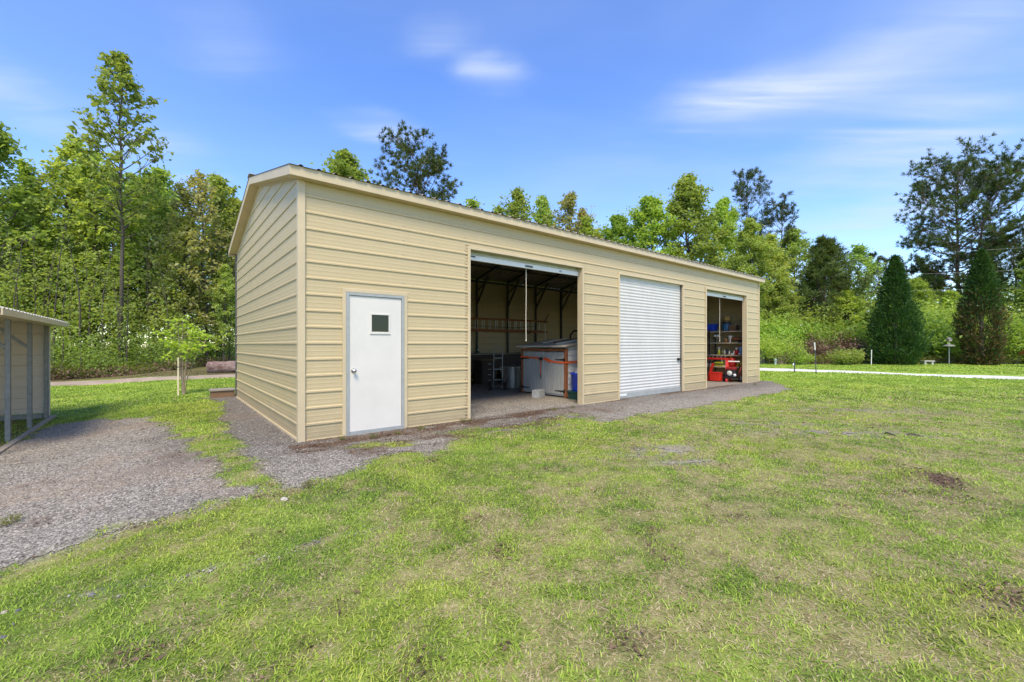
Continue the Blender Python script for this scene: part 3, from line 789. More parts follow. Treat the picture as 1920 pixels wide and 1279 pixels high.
# --- extension ladder hung flat on the back wall
ld = at_ts('extension_ladder', 'long brown railed extension ladder hung sideways on the back wall', 'ladder', 5.9, 6.33, 1.83)
for q, (x0, x1, y, zz) in enumerate(((0, 4.95, .0, 0.0), (-.2, 4.55, -.07, .025))):
    for z in (0.0, .43 - zz):
        m = MB(); m.bbox((x0, y - .02, z + zz), (x1, y + .02, z + zz + .065), .006); m.build('rail', 'fiberglass', ld)
    k = 0; x = x0 + .22 + .06 * q
    while x < x1 - .2:
        m = MB(); m.tube([(x, y, zz + .06), (x, y, zz + .435 - zz)], .017, 7, cap=False); m.build('rung', 'alu', ld); x += .305; k += 1
m = MB(); m.tube([(.3, -.1, .24), (1.5, -.1, .19), (3.0, -.1, .16), (4.2, -.1, .25)], .008, 6); m.build('rope', 'black', ld)
for x in (1.0, 3.9):
    m = MB(); m.bar((x, .13, -.02), (x, -.11, -.02), .03, .03); m.bar((x, -.11, -.035), (x, -.11, .05), .03, .02); m.build('hook', 'steel_dark', ld)

# --- pole saw leaning on the wall
ps = at_ts('pole_tool', 'thin long handled tool with angled head leaning on the back wall', 'tool', 10.67, 6.0)
m = MB(); m.tube([(0, .1, .02), (0, .32, 2.25)], .014, 7); m.build('pole', 'alu', ps)
m = MB(); m.tube([(0, .31, 2.22), (.03, .31, 2.33), (.22, .27, 2.62)], [.022, .026, .012], 7); m.build('head', 'steel_dark', ps)
m = MB(); m.bbox((-.04, .06, 0), (.04, .14, .26), .015); m.build('grip', 'black', ps)

# --- dark ride-on cart with arched bar behind the box
ct = at_ts('utility_cart', 'dark ride on cart with an arched roll bar behind the storage box', 'cart', 10.6, 4.4, 0, 0)
m = MB(); m.bbox((-.75, -.55, .30), (.85, .55, .62), .06); m.bbox((-.75, -.5, .60), (-.15, .5, .86), .07); m.build('body', 'black', ct)
m = MB(); m.tube([(.15, -.55, .6), (.12, -.56, 1.4), (.10, -.50, 1.72), (.10, -.36, 1.86), (.10, 0, 1.9), (.10, .36, 1.86), (.10, .50, 1.72), (.12, .56, 1.4), (.15, .55, .6)], .032, 8); m.build('roll_bar', 'black', ct)
m = MB(); m.bbox((-.1, -.42, .60), (.38, .42, .76), .05); m.bbox((.32, -.42, .76), (.45, .42, 1.25), .05); m.build('seat', 'rubber', ct)
m = MB(); m.tube([(-.35, .2, .84), (-.2, .2, 1.05)], .018, 7); m.lathe([(.14, -.012), (.16, 0), (.14, .012), (.13, 0), (.14, -.012)], (-.19, .2, 1.06), 18); m.build('steering_wheel', 'black', ct)
for x in (-.5, .6):
    for y in (-.56, .56):
        m = MB(); m.lathe([(.12, -.09), (.25, -.1), (.28, -.06), (.28, .06), (.25, .1), (.12, .09)], (x, y, .28), 22, 0, 'y'); w = m.build('wheel', 'rubber', ct)
        m = MB(); m.lathe([(0, -.07), (.12, -.085), (.125, 0), (.12, .085), (0, .07)], (x, y, .28), 16, 0, 'y'); m.build('rim', 'galv_dull', w)

# ================================================================== third opening: shelving along the end wall
T_SH = 14.88                                         # front edge of the shelves
sh = at_ts('shelf_unit', 'five tier wooden shelf unit along the end wall behind the third opening', 'shelves', T_SH, .12)
SHZ = (.10, .53, .97, 1.43, 1.86); SL = 2.6
for z in SHZ:
    m = MB(); m.bbox((0, 0, z - .045), (.47, SL, z), .004); m.build('shelf_board', 'shelf_wood', sh)
for y in (.0, 1.42, SL):
    for x in (-.028, .475):
        m = MB(); m.box((x, y - .02, 0), (x + .026, y + .02, 1.95)); m.build('upright', 'dark_wood' if x < 0 else 'steel_dark', sh)

def on_shelf(px, tier, depth=.10):
    s, _ = in_plane_t(px, 640, T_SH + depth)
    return s, SHZ[tier]

def bottle(px, tier, h, r, body, cap, label, kind='spray', depth=.10, name='spray_bottle', cat='bottle'):
    s, z = on_shelf(px, tier, depth)
    o = at_ts(name, label, cat, T_SH + depth, s, z)
    if kind == 'spray':
        m = MB(); m.lathe([(0, 0), (r, 0), (r, h * .48), (r * .8, h * .58), (r * .35, h * .70)], n=16); m.build('body', body, o)
        m = MB(); m.lathe([(r * .38, h * .70), (r * .38, h * .80), (r * .3, h * .82)], n=12); m.bbox((-.02, -r * .9, h * .82), (.02, r * .6, h), .008); m.tube([(0, -r * .5, h * .84), (0, -r * .75, h * .70)], .006, 6); m.build('nozzle', cap, o)
    elif kind == 'can':
        m = MB(); m.lathe([(0, 0), (r, 0), (r, h * .82), (r * .75, h * .88)], n=16); m.build('body', body, o)
        m = MB(); m.lathe([(r * .8, h * .87), (r * .8, h), (0, h)], n=14); m.build('cap', cap, o)
    else:
        m = MB(); m.lathe([(0, 0), (r, 0), (r, h * .62), (r * .55, h * .80), (r * .3, h * .88)], n=16); m.build('body', body, o)
        m = MB(); m.lathe([(r * .36, h * .87), (r * .36, h), (0, h)], n=12); m.build('cap', cap, o)
    return o
bottle(1348, 2, .29, .045, 'lime', 'white_plastic', 'yellow spray bottle with white nozzle on the middle shelf')
bottle(1355, 2, .20, .04, 'olive', 'olive', 'olive green bottle next to the yellow spray bottle', 'bottle', name='squeeze_bottle')
bottle(1358.6, 2, .19, .033, 'clear', 'white_plastic', 'slim milky bottle right of the olive green bottle', 'bottle', .12, name='squeeze_bottle')
bottle(1362.5, 2, .22, .05, 'steel_dark', 'black', 'dark can between milky bottle and small white tube', 'can', .2, name='spray_can', cat='can')
bottle(1367.5, 2, .15, .028, 'white_plastic', 'white_plastic', 'small white tube standing alone on the middle shelf', 'bottle', .08, name='squeeze_bottle')
bottle(1373, 2, .055, .05, 'white_plastic', 'clear', 'low white tub on the middle shelf', 'can', .08, name='lidded_tub', cat='tub')
bottle(1376.5, 2, .17, .033, 'white_plastic', 'red_paint', 'white bottle with red cap left of the red spray bottle', 'bottle', .1, name='squeeze_bottle')
bottle(1381, 2, .27, .06, 'red_paint', 'white_plastic', 'red spray bottle with white top on the middle shelf', depth=.08)
bottle(1388.7, 2, .31, .055, 'light_blue', 'light_blue', 'broad pale blue can on the middle shelf', 'can', .14, name='spray_can', cat='can')
bottle(1393.8, 2, .34, .042, 'clear', 'white_plastic', 'milky spray bottle at the end of the middle shelf', depth=.06)
bottle(1386, 2, .09, .035, 'white_plastic', 'white_plastic', 'small white jar in front of the pale blue can', 'can', .04, name='lidded_jar', cat='jar')
bottle(1361, 3, .13, .05, 'brass', 'amber', 'amber jar left of the white funnel', 'can', .1, name='lidded_jar', cat='jar')

def item(name, label, cat, px, tier, depth=.12, rz=0):
    s, z = on_shelf(px, tier, depth); return at_ts(name, label, cat, T_SH + depth, s, z, rz)
o = item('funnel', 'white plastic funnel standing upside down on the second shelf', 'funnel', 1369, 3)
m = MB(); m.lathe([(.035, 0), (.03, .1), (.05, .13), (.085, .24), (.09, .25), (.08, .25), (.04, .13)], n=18); m.build('body', 'white_plastic', o)
m = MB(); m.tube([(0, -.08, .235), (0, -.13, .22), (0, -.1, .16)], .007, 6); m.build('handle', 'white_plastic', o)
o = item('power_drill', 'rust coloured power tool lying on the second shelf', 'power tool', 1381, 3)
m = MB(); m.lathe([(0, -.2), (.045, -.19), (.055, -.02), (.05, .1), (.025, .16), (.012, .2), (0, .2)], (0, 0, .14), 16, 0, 'y'); m.build('body', 'rust_wood', o)
m = MB(); m.bbox((-.025, -.16, .0), (.025, -.08, .12), .012); m.build('grip', 'black', o)
m = MB(); m.tube([(0, .19, .14), (0, .27, .14)], .008, 6); m.build('bit', 'galv', o)
o = item('storage_tote', 'dark flat case at the far end of the second shelf', 'case', 1394, 3, .25)
m = MB(); m.bbox((-.14, -.14, 0), (.14, .14, .14), .02); m.build('body', 'steel_dark', o)
m = MB(); m.bbox((-.15, -.15, .141), (.15, .15, .165), .008); m.build('lid', 'black', o)
o = item('plastic_tub', 'blue storage tub on the top shelf beside the door jamb', 'tub', 1331, 4, .22)
m = MB(); m.add([(-.15, -.2, 0), (.15, -.2, 0), (.15, .2, 0), (-.15, .2, 0), (-.19, -.25, .26), (.19, -.25, .26), (.19, .25, .26), (-.19, .25, .26)], [(0, 3, 2, 1), (4, 5, 6, 7), (0, 1, 5, 4), (1, 2, 6, 5), (2, 3, 7, 6), (3, 0, 4, 7)]); m.build('body', 'blue_plastic', o, .02)
m = MB(); m.bbox((-.21, -.27, .255), (.21, .27, .285), .01); m.build('rim', 'blue_plastic', o)
o = item('water_cooler_jug', 'steel blue drink cooler on the top shelf under the straw hat', 'cooler', 1362.5, 4, .2)
m = MB(); m.lathe([(0, 0), (.13, 0), (.145, .02), (.15, .26), (.14, .28)], n=24); m.build('body', 'steel_blue', o)
m = MB(); m.lathe([(.152, .27), (.155, .32), (.12, .35), (0, .36)], n=24); m.build('lid', 'steel_dark', o)
m = MB(); m.tube([(-.15, 0, .07), (-.19, 0, .07), (-.2, 0, .05)], .012, 7); m.build('spout', 'white_plastic', o)
s_, z_ = on_shelf(1363, 4, .2)
o = at_ts('straw_hat', 'yellow straw hat resting on top of the blue cooler', 'hat', T_SH + .2, s_, z_ + .355)
m = MB(); m.lathe([(.17, 0), (.16, .015), (.125, .02), (.125, .06), (.12, .14), (.10, .19), (.05, .205), (0, .205)], n=22); m.build('crown', 'amber', o)
m = MB(); m.lathe([(.1255, .025), (.1275, .03), (.1275, .05), (.1255, .055)], n=22); m.build('band', 'brown_wood', o)
o = item('wooden_crate', 'small brown wooden box on the top shelf right of the cooler', 'box', 1376, 4, .16)
m = MB()
for z in (.0, .07, .14):
    for a, b in (((-.12, -.13, z), (-.105, .13, z + .06)), ((.105, -.13, z), (.12, .13, z + .06)), ((-.1045, -.13, z), (.1045, -.115, z + .06)), ((-.1045, .115, z), (.1045, .13, z + .06))): m.box(a, b)
m.box((-.104, -.114, 0), (.104, .114, .012)); m.build('body', 'brown_wood', o)
m = MB(); m.bbox((-.125, -.135, .201), (.125, .135, .215), .004); m.build('lid', 'rust_wood', o)
o = item('work_lamp', 'twin white work lamp hanging from the shelf upright', 'work lamp', 1343.3, 3, -.06)
s_, z_ = in_plane_t(1343.3, 628, T_SH - .06); o.location = wp(T_SH - .06, s_, z_ - .05)
m = MB(); m.tube([(.02, 0, .16), (.0, 0, .1), (0, -.045, .07)], .008, 6); m.tube([(0, 0, .1), (0, .045, .07)], .008, 6); m.build('bracket', 'black', o)
for y in (-.055, .055):
    m = MB(); m.lathe([(.018, .06), (.03, .05), (.052, .02), (.052, .005), (.035, -.022), (0, -.03)], (0, y, 0), 16); m.build('lamp_head', 'white_plastic', o)
# --- lower things
o = item('tool_case', 'lime green tool case on the low shelf behind the red trestle', 'case', 1349, 1, .12)
m = MB(); m.bbox((-.1, -.15, 0), (.1, .15, .16), .03); m.build('body', 'lime', o)
m = MB(); m.bbox((-.108, -.155, .06), (.108, .155, .10), .006); m.tube([(0, -.06, .155), (0, -.05, .2), (0, .05, .2), (0, .06, .155)], .011, 6); m.build('handle', 'black', o)
o = item('picture_frame', 'small white frame leaning on the low shelf beside the lime case', 'frame', 1358.5, 1, .1)
m = MB()
for a, b in (((-.008, -.11, 0), (.008, .11, .028)), ((-.008, -.11, .272), (.008, .11, .3)), ((-.008, -.11, .0285), (.008, -.085, .2715)), ((-.008, .085, .0285), (.008, .11, .2715))): m.box(a, b)
m.build('border', 'white_plastic', o)
m = MB(); m.box((-.002, -.0845, .0285), (.002, .0845, .2715)); m.build('panel', 'olive', o)
o = item('power_tool', 'yellow power tool on the low shelf above the pressure washer', 'power tool', 1388, 1, .12)
m = MB(); m.lathe([(0, -.13), (.07, -.12), (.085, -.02), (.08, .06), (.04, .12), (0, .13)], (0, 0, .10), 16, 0, 'y'); m.bbox((-.05, -.15, 0), (.05, .12, .05), .012); m.build('body', 'yellow', o)
m = MB(); m.tube([(0, -.1, .16), (0, -.06, .24), (0, .06, .24), (0, .1, .15)], .016, 8); m.build('handle', 'yellow', o)
o = item('white_tray', 'white tray on the low shelf behind the red trestle post', 'tray', 1331, 1, .12)
m = MB(); m.add([(-.1, -.17, 0), (.1, -.17, 0), (.1, .17, 0), (-.1, .17, 0), (-.13, -.2, .09), (.13, -.2, .09), (.13, .2, .09), (-.13, .2, .09)], [(0, 3, 2, 1), (0, 1, 5, 4), (1, 2, 6, 5), (2, 3, 7, 6), (3, 0, 4, 7)]); m.build('body', 'white_plastic', o)
m = MB(); m.bbox((-.14, -.21, .088), (.14, -.195, .1), .003); m.bbox((-.14, .195, .088), (.14, .21, .1), .003); m.build('rim', 'white_plastic', o)

TF = 14.35                                            # in front of the shelves
def TF_s(px): return in_plane_t(px, 690, TF)[0]
sa, sb = TF_s(1365), TF_s(1324)
o = at_ts('steel_trestle', 'red steel trestle with a long beam in front of the shelves', 'trestle', TF, 0)
m = MB(); m.bbox((-.035, sa, .80), (.035, sb + .25, .865), .006); m.build('beam', 'red_paint', o)
for dx in (-.16, .16):
    m = MB(); m.bar((0, sa + .05, .80), (dx, sa - .02, 0.0), .075, .05); m.build('leg', 'red_paint', o)
    m = MB(); m.bar((0, sb + .18, .80), (dx, sb + .24, 0.0), .05, .04); m.build('leg', 'red_paint', o)
m = MB()
for k in range(5): m.lathe([(.013, 0), (.013, .05), (.018, .052), (.018, .062), (0, .064)], (0, sa + .1 + k * (sb - sa) / 5.5, .865), 8)
m.build('pin', 'galv', o)
s1 = TF_s(1336)
o = at_ts('jack_handle', 'red channel leg propped under the trestle beam', 'jack', TF - .12, s1)
m = MB(); m.bar((0, .12, .03), (0, -.08, .66), .09, .06); m.build('channel', 'red_paint', o)
m = MB(); m.tube([(-.04, .42, .20), (-.04, .22, .05), (-.04, 0, .035), (-.04, -.35, .03)], .022, 7); m.build('foot', 'red_paint', o)
s1 = TF_s(1346)
o = at_ts('red_toolbox', 'square red metal toolbox on the ground under the trestle beam', 'toolbox', TF - .15, s1)
m = MB(); m.bbox((-.12, -.18, .03), (.12, .18, .29), .012); m.build('body', 'red_paint', o)
m = MB(); m.bbox((-.126, -.186, .291), (.126, .186, .345), .012); m.build('lid', 'red_paint', o)
m = MB(); m.tube([(0, -.07, .34), (0, -.06, .38), (0, .06, .38), (0, .07, .34)], .009, 6); m.build('handle', 'black', o)
s1 = TF_s(1373)
o = item('fuel_can', 'red fuel can on the low shelf beside the trestle leg', 'fuel can', 1372.5, 1, .08)
m = MB(); m.lathe([(0, 0), (.13, 0), (.14, .02), (.14, .24), (.11, .30), (.04, .34)], n=20); m.build('body', 'red_paint', o)
m = MB(); m.tube([(0, .03, .33), (0, .05, .40), (0, .13, .45)], [.025, .02, .012], 8); m.build('spout', 'yellow', o)
m = MB(); m.tube([(0, -.04, .33), (0, -.1, .36), (0, -.14, .28)], .012, 7); m.build('handle', 'red_paint', o)
s1 = TF_s(1385)
o = at_ts('pressure_washer', 'black and red wheeled pressure washer beside the red trestle', 'pressure washer', TF - .02, max(s1, .47), 0, .15)
m = MB(); m.tube([(-.2, -.22, .15), (.2, -.22, .15), (.2, .22, .15), (-.2, .22, .15), (-.2, -.22, .15)], .018, 7)
for y in (-.22, .22): m.tube([(.18, y, .15), (.24, y, .45), (.1, y, .74)], .016, 7)
m.build('frame', 'black', o)
m = MB(); m.tube([(.1, -.24, .74), (.1, .24, .74)], .024, 8); m.build('handle_grip', 'white_plastic', o)
m = MB(); m.bbox((-.15, -.16, .17), (.14, .16, .44), .03); m.build('engine', 'black', o)
m = MB(); m.bbox((-.13, -.15, .445), (.12, .15, .55), .03); m.build('fuel_tank', 'dark_red', o)
m = MB(); m.lathe([(0, -.03), (.07, -.03), (.09, -.012), (.09, 0)], (-.15, .03, .33), 20, 0, 'x'); m.build('starter_cover', 'clear', o)
m = MB(); m.lathe([(0, -.02), (.045, -.02), (.05, 0)], (-.15, -.14, .27), 16, 0, 'x'); m.build('gauge', 'white_plastic', o)
m = MB(); m.tube([(.03, -.2, .2), (-.1, -.28, .35), (.0, -.3, .55), (.1, -.26, .45), (.02, -.28, .25)], .012, 7); m.build('hose', 'dark_red', o)
for y in (-.28, .28):
    m = MB(); m.lathe([(.06, -.03), (.125, -.035), (.14, -.015), (.14, .015), (.125, .035), (.06, .03)], (.16, y, .14), 22, 0, 'y'); w = m.build('wheel', 'rubber', o)
    m = MB(); m.lathe([(0, -.025), (.062, -.03), (.062, .03), (0, .025)], (.16, y, .14), 16, 0, 'y'); m.build('rim', 'white_plastic', w)

# ================================================================== small things outside
sp = G(432, 745.5)
o = thing('wooden_step', 'weathered brown timber step beside the garage far corner', 'step', wp(-.28, 6.72, -.03), YAW)
m = MB(); m.bbox((-.24, -.03, -.05), (.26, .04, .20), .006); m.build('riser', 'brown_wood', o)
m = MB(); m.bbox((-.27, -.06, .2), (.27, .34, .24), .006); m.build('tread', 'brown_grey', o)
for x in (-.24, .2):
    m = MB(); m.box((x, .041, -.05), (x + .05, .3, .1995)); m.build('side', 'brown_wood', o)

o = thing('post', 'short dark steel stake in the lawn before the white path', 'stake', G(1489.6, 698))
m = MB(); m.box((-.012, -.02, -.1), (.012, .02, .55)); m.box((-.02, -.024, -.1), (.02, -.0205, .55)); m.build('shaft', 'steel_dark', o)
m = MB(); m.bbox((-.022, -.026, .551), (.022, .022, .56), .002); m.build('cap', 'black', o)
o = thing('post', 'tall thin dark stake with white top beside the white path', 'stake', G(1529.5, 701))
m = MB(); m.tube([(.02, 0, -.1), (.0, 0, .6), (-.035, 0, 1.1)], .02, 8); m.build('shaft', 'steel_dark', o)
m = MB(); m.tube([(-.035, 0, 1.10), (-.06, 0, 1.46)], .026, 8); m.build('sleeve', 'white_plastic', o)
o = thing('marker_flag', 'tiny white marker flag beside the short dark stake', 'flag', G(1486.5, 692))
m = MB(); m.tube([(0, 0, -.03), (0, 0, .32)], .005, 5); m.build('wire', 'galv', o)
m = MB(); m.add([(0, 0, .19), (.07, .01, .2), (.08, -.01, .31), (0, 0, .32), (0, .004, .19), (.07, .014, .2), (.08, -.006, .31), (0, .004, .32)], [(0, 1, 2, 3), (7, 6, 5, 4), (0, 4, 5, 1), (1, 5, 6, 2), (2, 6, 7, 3)]); m.build('pennant', 'white_plastic', o)
o = thing('post', 'thin white pipe post left of the big green cedar', 'post', on_ground(1633.5, 28.0))
m = MB(); m.tube([(0, 0, -.1), (.02, 0, .95)], .026, 10); m.build('shaft', 'white_plastic', o)
m = MB(); m.lathe([(.030, .95), (.030, .99), (0, 1.0)], (.02, 0, 0), 10); m.build('cap', 'white_plastic', o)
o = thing('garden_faucet_post', 'stubby white hydrant post under the vase shaped shrub', 'post', on_ground(1454, 28.6))
m = MB(); m.lathe([(.07, 0), (.06, .05), (.055, .25), (.09, .28), (.07, .36), (.03, .42), (0, .43)], n=14); m.build('body', 'white_plastic', o)
m = MB(); m.tube([(0, -.05, .27), (0, -.12, .26), (0, -.13, .2)], .02, 7); m.build('spout', 'galv', o)
o = thing('bird_feeder', 'bird feeder on a pale pole with grey domed baffle between cedars', 'bird feeder', on_ground(1779.5, 28.0))
m = MB(); m.tube([(0, 0, -.1), (0, 0, 1.55)], .022, 8); m.build('pole', 'galv', o)
m = MB(); m.lathe([(.025, 1.36), (.10, 1.35), (.22, 1.31), (.31, 1.24), (.315, 1.22), (.29, 1.23), (.1, 1.31), (.025, 1.33)], n=26); m.build('baffle', 'galv_dull', o)
m = MB(); m.bbox((-.10, -.10, 1.552), (.10, .10, 1.72), .01); m.build('feeder_box', 'brown_grey', o)
m = MB(); m.lathe([(.19, 1.72), (.17, 1.735), (.05, 1.81), (0, 1.83)], n=4); m.build('roof', 'galv_dull', o)
o = thing('garden_bench', 'low grey stone bench at the foot of the big green cedar', 'bench', on_ground(1739, 28.4))
m = MB(); m.bbox((-.36, -.16, .2), (.36, .16, .27), .015); m.build('seat', 'concrete', o)
for x in (-.24, .24):
    m = MB(); m.bbox((x - .06, -.12, -.03), (x + .06, .12, .2), .01); m.build('leg', 'concrete', o)
o = thing('playhouse', 'dark roofed garden playhouse half hidden behind the lime shrubs', 'shed', on_ground(1776, 34.5), .25)
m = MB(); m.bbox((-1.0, -.8, 0), (1.0, .8, 1.75), .01); m.build('wall', 'dark_wood', o)
m = MB()
for sg in (-1, 1):
    vs = [(x, y, z) for x in (-1.25, 1.25) for y, z in ((0, 2.45), (sg * 1.15, 1.68), (sg * 1.15, 1.74), (0, 2.52))]
    m.add(vs, [(0, 3, 2, 1), (4, 5, 6, 7), (0, 1, 5, 4), (1, 2, 6, 5), (2, 3, 7, 6), (3, 0, 4, 7)])
m.build('roof', 'roof_dark', o)
m = MB(); m.add([(x, y, z) for x in (-1.0, 1.0) for y, z in ((-.79, 1.751), (.79, 1.751), (0, 2.36))], [(0, 1, 2), (5, 4, 3)]); m.build('gable', 'dark_wood', o)
m = MB(); m.bbox((-.35, -.83, .05), (.35, -.801, 1.55), .006); d = m.build('door', 'red_brown', o)
m = MB(); m.bbox((.22, -.86, .75), (.27, -.831, .85), .005); m.build('handle', 'galv', d)
o = thing('wishing_well', 'red brown wooden well with little roof at the edge of the trees', 'well', on_ground(1940, 25.5), -.2)
m = MB(); m.lathe([(.36, -.05), (.36, .42), (.40, .42), (.40, .47), (.30, .47), (.30, .1)], n=10, smooth=False); m.build('tub', 'red_brown', o)
for x in (-.33, .33):
    m = MB(); m.box((x - .03, -.03, .45), (x + .03, .03, .82)); m.build('post', 'red_brown', o)
m = MB()
for sg in (-1, 1):
    vs = [(x, y, z) for x in (-.52, .52) for y, z in ((0, 1.02), (sg * .42, .74), (sg * .42, .77), (0, 1.06))]
    m.add(vs, [(0, 3, 2, 1), (4, 5, 6, 7), (0, 1, 5, 4), (1, 2, 6, 5), (2, 3, 7, 6), (3, 0, 4, 7)])
m.build('roof', 'red_brown', o)
o = thing('wooden_screen', 'grey weathered wooden panel leaning in the shrubs past the garage end', 'screen', on_ground(1428.5, 30.0), .4)
m = MB()
for k in range(4): m.bbox((-.3 + k * .15, -.02, 0), (-.158 + k * .15, .02, 1.05 - .08 * k), .006)
m.build('board', 'brown_grey', o)
m = MB(); m.box((-.3, .0205, .3), (.29, .05, .38)); m.build('batten', 'brown_grey', o)

# --- fallen log beyond the dirt road
lp = G(391, 699.5); lq = G(456, 698.5)
o = thing('fallen_log', 'big fallen log with peeling red brown bark beyond the dirt road', 'log', lp)
dirv = (lq - lp).normalized(); LL = 3.4
m = MB(); n = 20; vs = []; fs = []; rr = .29
for i in range(12):
    f = i / 11
    for k in range(n):
        a = 2 * PI * k / n; r = rr * (1 - .12 * f) * (1 + .06 * math.sin(3 * a + f * 7) + .05 * math.sin(7 * a + 11 * f) + .03 * math.sin(23 * f))
        p = dirv * (LL * f) + Vector((-dirv.y, dirv.x, 0)) * (r * math.cos(a)) + Vector((0, 0, rr * .92 + r * math.sin(a)))
        vs.append(p)
for i in range(11):
    for k in range(n): fs.append((i * n + k, i * n + (k + 1) % n, (i + 1) * n + (k + 1) % n, (i + 1) * n + k))
m.add(vs, fs, 0, True); m.build('bark', 'log_bark', o)
m = MB(); m.add(vs[:n], [tuple(range(n))]); m.add(vs[-n:], [tuple(range(n))]); m.build('cut_end', 'brown_grey', o)

# --- loose rocks near the camera
def rock(p, r, material, label, seed):
    bm = bmesh.new(); bmesh.ops.create_icosphere(bm, subdivisions=2, radius=1)
    rs = random.Random(seed); pl = [(Vector((rs.uniform(-1, 1), rs.uniform(-1, 1), rs.uniform(-.6, 1))).normalized(), rs.uniform(.55, .8)) for _ in range(7)]
    for v in bm.verts:
        for nn, dd in pl:
            e = v.co.dot(nn) - dd
            if e > 0: v.co -= nn * e
        v.co = Vector((v.co.x * r, v.co.y * r * .75, v.co.z * r * .55))
    me = bpy.data.meshes.new('rock'); bm.to_mesh(me); bm.free(); me.materials.append(M[material])
    q = bpy.data.objects.new('rock', me); COL.objects.link(q); q.location = (p.x, p.y, p.z + r * .2); q.rotation_euler = (0, 0, rs.uniform(0, 6))
    return tag(q, label, 'rock')
rock(G(534, 938), .042, 'stone_pale', 'pale rock where the gravel point meets the grass', 1)
rock(G(8, 1149), .017, 'stone_pale', 'pale rock in the grass at the frame edge', 2)
rock(G(33, 1146), .018, 'stone_dark', 'dark blue grey rock in the grass by a pale rock', 3)
rock(G(24, 1172), .014, 'stone_dark', 'small blackish rock below the blue grey rock', 4)
rock(G(5, 1196), .018, 'stone_dark', 'dark rock in the bottom corner of the gravel verge', 5)
rock(G(173, 1116), .02, 'stone_dark', 'grey rock bedded in a bare gravel patch of lawn', 6)
def stick(px0, py0, px1, py1, label):
    a, b = G(px0, py0), G(px1, py1)
    o = thing('stick', label, 'stick', a)
    d = b - a; m = MB(); m.tube([(0, 0, .012), d * .35 + Vector((0, .02, .03)), d * .7 + Vector((0, -.015, .02)), d + Vector((0, 0, .012))], [.012, .011, .008, .004], 6); m.build('stem', 'bark', o)
    m = MB(); q = d * .55; m.tube([q + Vector((0, 0, .025)), q + d * .2 + Vector((0, .1, .035))], [.006, .003], 5); m.build('twig', 'bark', o)
stick(1660, 814, 1680, 819, 'short dark stick on the bare patch of lawn')
stick(1700, 816, 1734, 821, 'long thin dark stick on the bare patch of lawn')

# --- overhead wires, from pole to pole outside the frame
def wire(pts, label):
    P = []
    for px, py, d in pts: P.append(Vector(((px - 960) / F * d, d, CAM_H + (HORIZON - py) * d / F)))
    m = MB(); m.tube(P, .006, 5); o = m.build('overhead_wire', 'wire'); tag(o, label, 'wire', 'overhead wires')
wire([(1250, 507, 39), (1420, 498, 38), (1576, 489, 37), (1744, 475, 36), (1920, 464.5, 35), (2300, 440, 33)], 'uppermost thin overhead wire crossing before the big pine')
wire([(1250, 534, 39), (1438, 526.7, 38), (1590, 521, 37), (1711, 514.5, 36), (1814, 511, 35.5), (1920, 506, 35), (2300, 488, 33)], 'middle thin overhead wire at the height of the garage eave')
wire([(1250, 554, 39), (1425, 550, 38), (1580, 548, 37), (1750, 544, 36), (1920, 540, 35), (2300, 530, 33)], 'lowest thin overhead wire crossing the shrubs')
# ================================================================== ground
def poly_sd(poly, x, y):
    """signed distance to a polygon, positive inside"""
    P = np.array([(p.x, p.y) for p in poly]); Q = np.roll(P, -1, 0)
    d = np.full(x.shape, 1e9); ins = np.zeros(x.shape, bool)
    for (ax, ay), (bx_, by_) in zip(P, Q):
        ex, ey = bx_ - ax, by_ - ay
        k = np.clip(((x - ax) * ex + (y - ay) * ey) / (ex * ex + ey * ey + 1e-12), 0, 1)
        d = np.minimum(d, np.hypot(x - ax - k * ex, y - ay - k * ey))
        c = ((ay > y) != (by_ > y)) & (x < (bx_ - ax) * (y - ay) / (by_ - ay + 1e-12) + ax)
        ins ^= c
    return np.where(ins, d, -d)

GA = [G(*p) for p in ((0, 1078), (80, 1052), (150, 1030), (300, 968), (420, 945), (472, 934), (520, 925), (505, 905), (455, 900), (418, 885), (372, 850), (350, 822), (322, 803), (300, 786), (200, 783), (110, 795), (62, 812), (20, 832))]
GA = [Vector((-7.0, 1.2, 0)), Vector((-4.2, 2.2, 0))] + GA + [Vector((-8.4, 5.6, 0)), Vector((-10.0, 3.4, 0))]
GB = [G(*p) for p in ((505, 928), (560, 915), (620, 900), (700, 884), (760, 862), (820, 846), (880, 818), (980, 806), (1060, 798), (1130, 790), (1240, 773), (1370, 753), (1440, 742), (1495, 730), (1470, 724))]
GB += [wp(L + .5, -.4), wp(L + .3, W + .2), wp(-.05, W + .5), wp(-.55, W + .6)]
GB += [G(*p) for p in ((404, 758), (414, 788), (432, 820), (462, 858), (490, 890))]
SHEDP = [p3 + Vector((UX * a + VX * b, UY * a + VY * b, 0)) for a, b in ((.08, .05), (-3.7, .05), (-3.7, -5), (.08, -5))]
EL = lambda c, rx, ry, x, y, rot=0.0: np.exp(-((((x - c.x) * math.cos(rot) + (y - c.y) * math.sin(rot)) / rx) ** 2 + ((-(x - c.x) * math.sin(rot) + (y - c.y) * math.cos(rot)) / ry) ** 2))

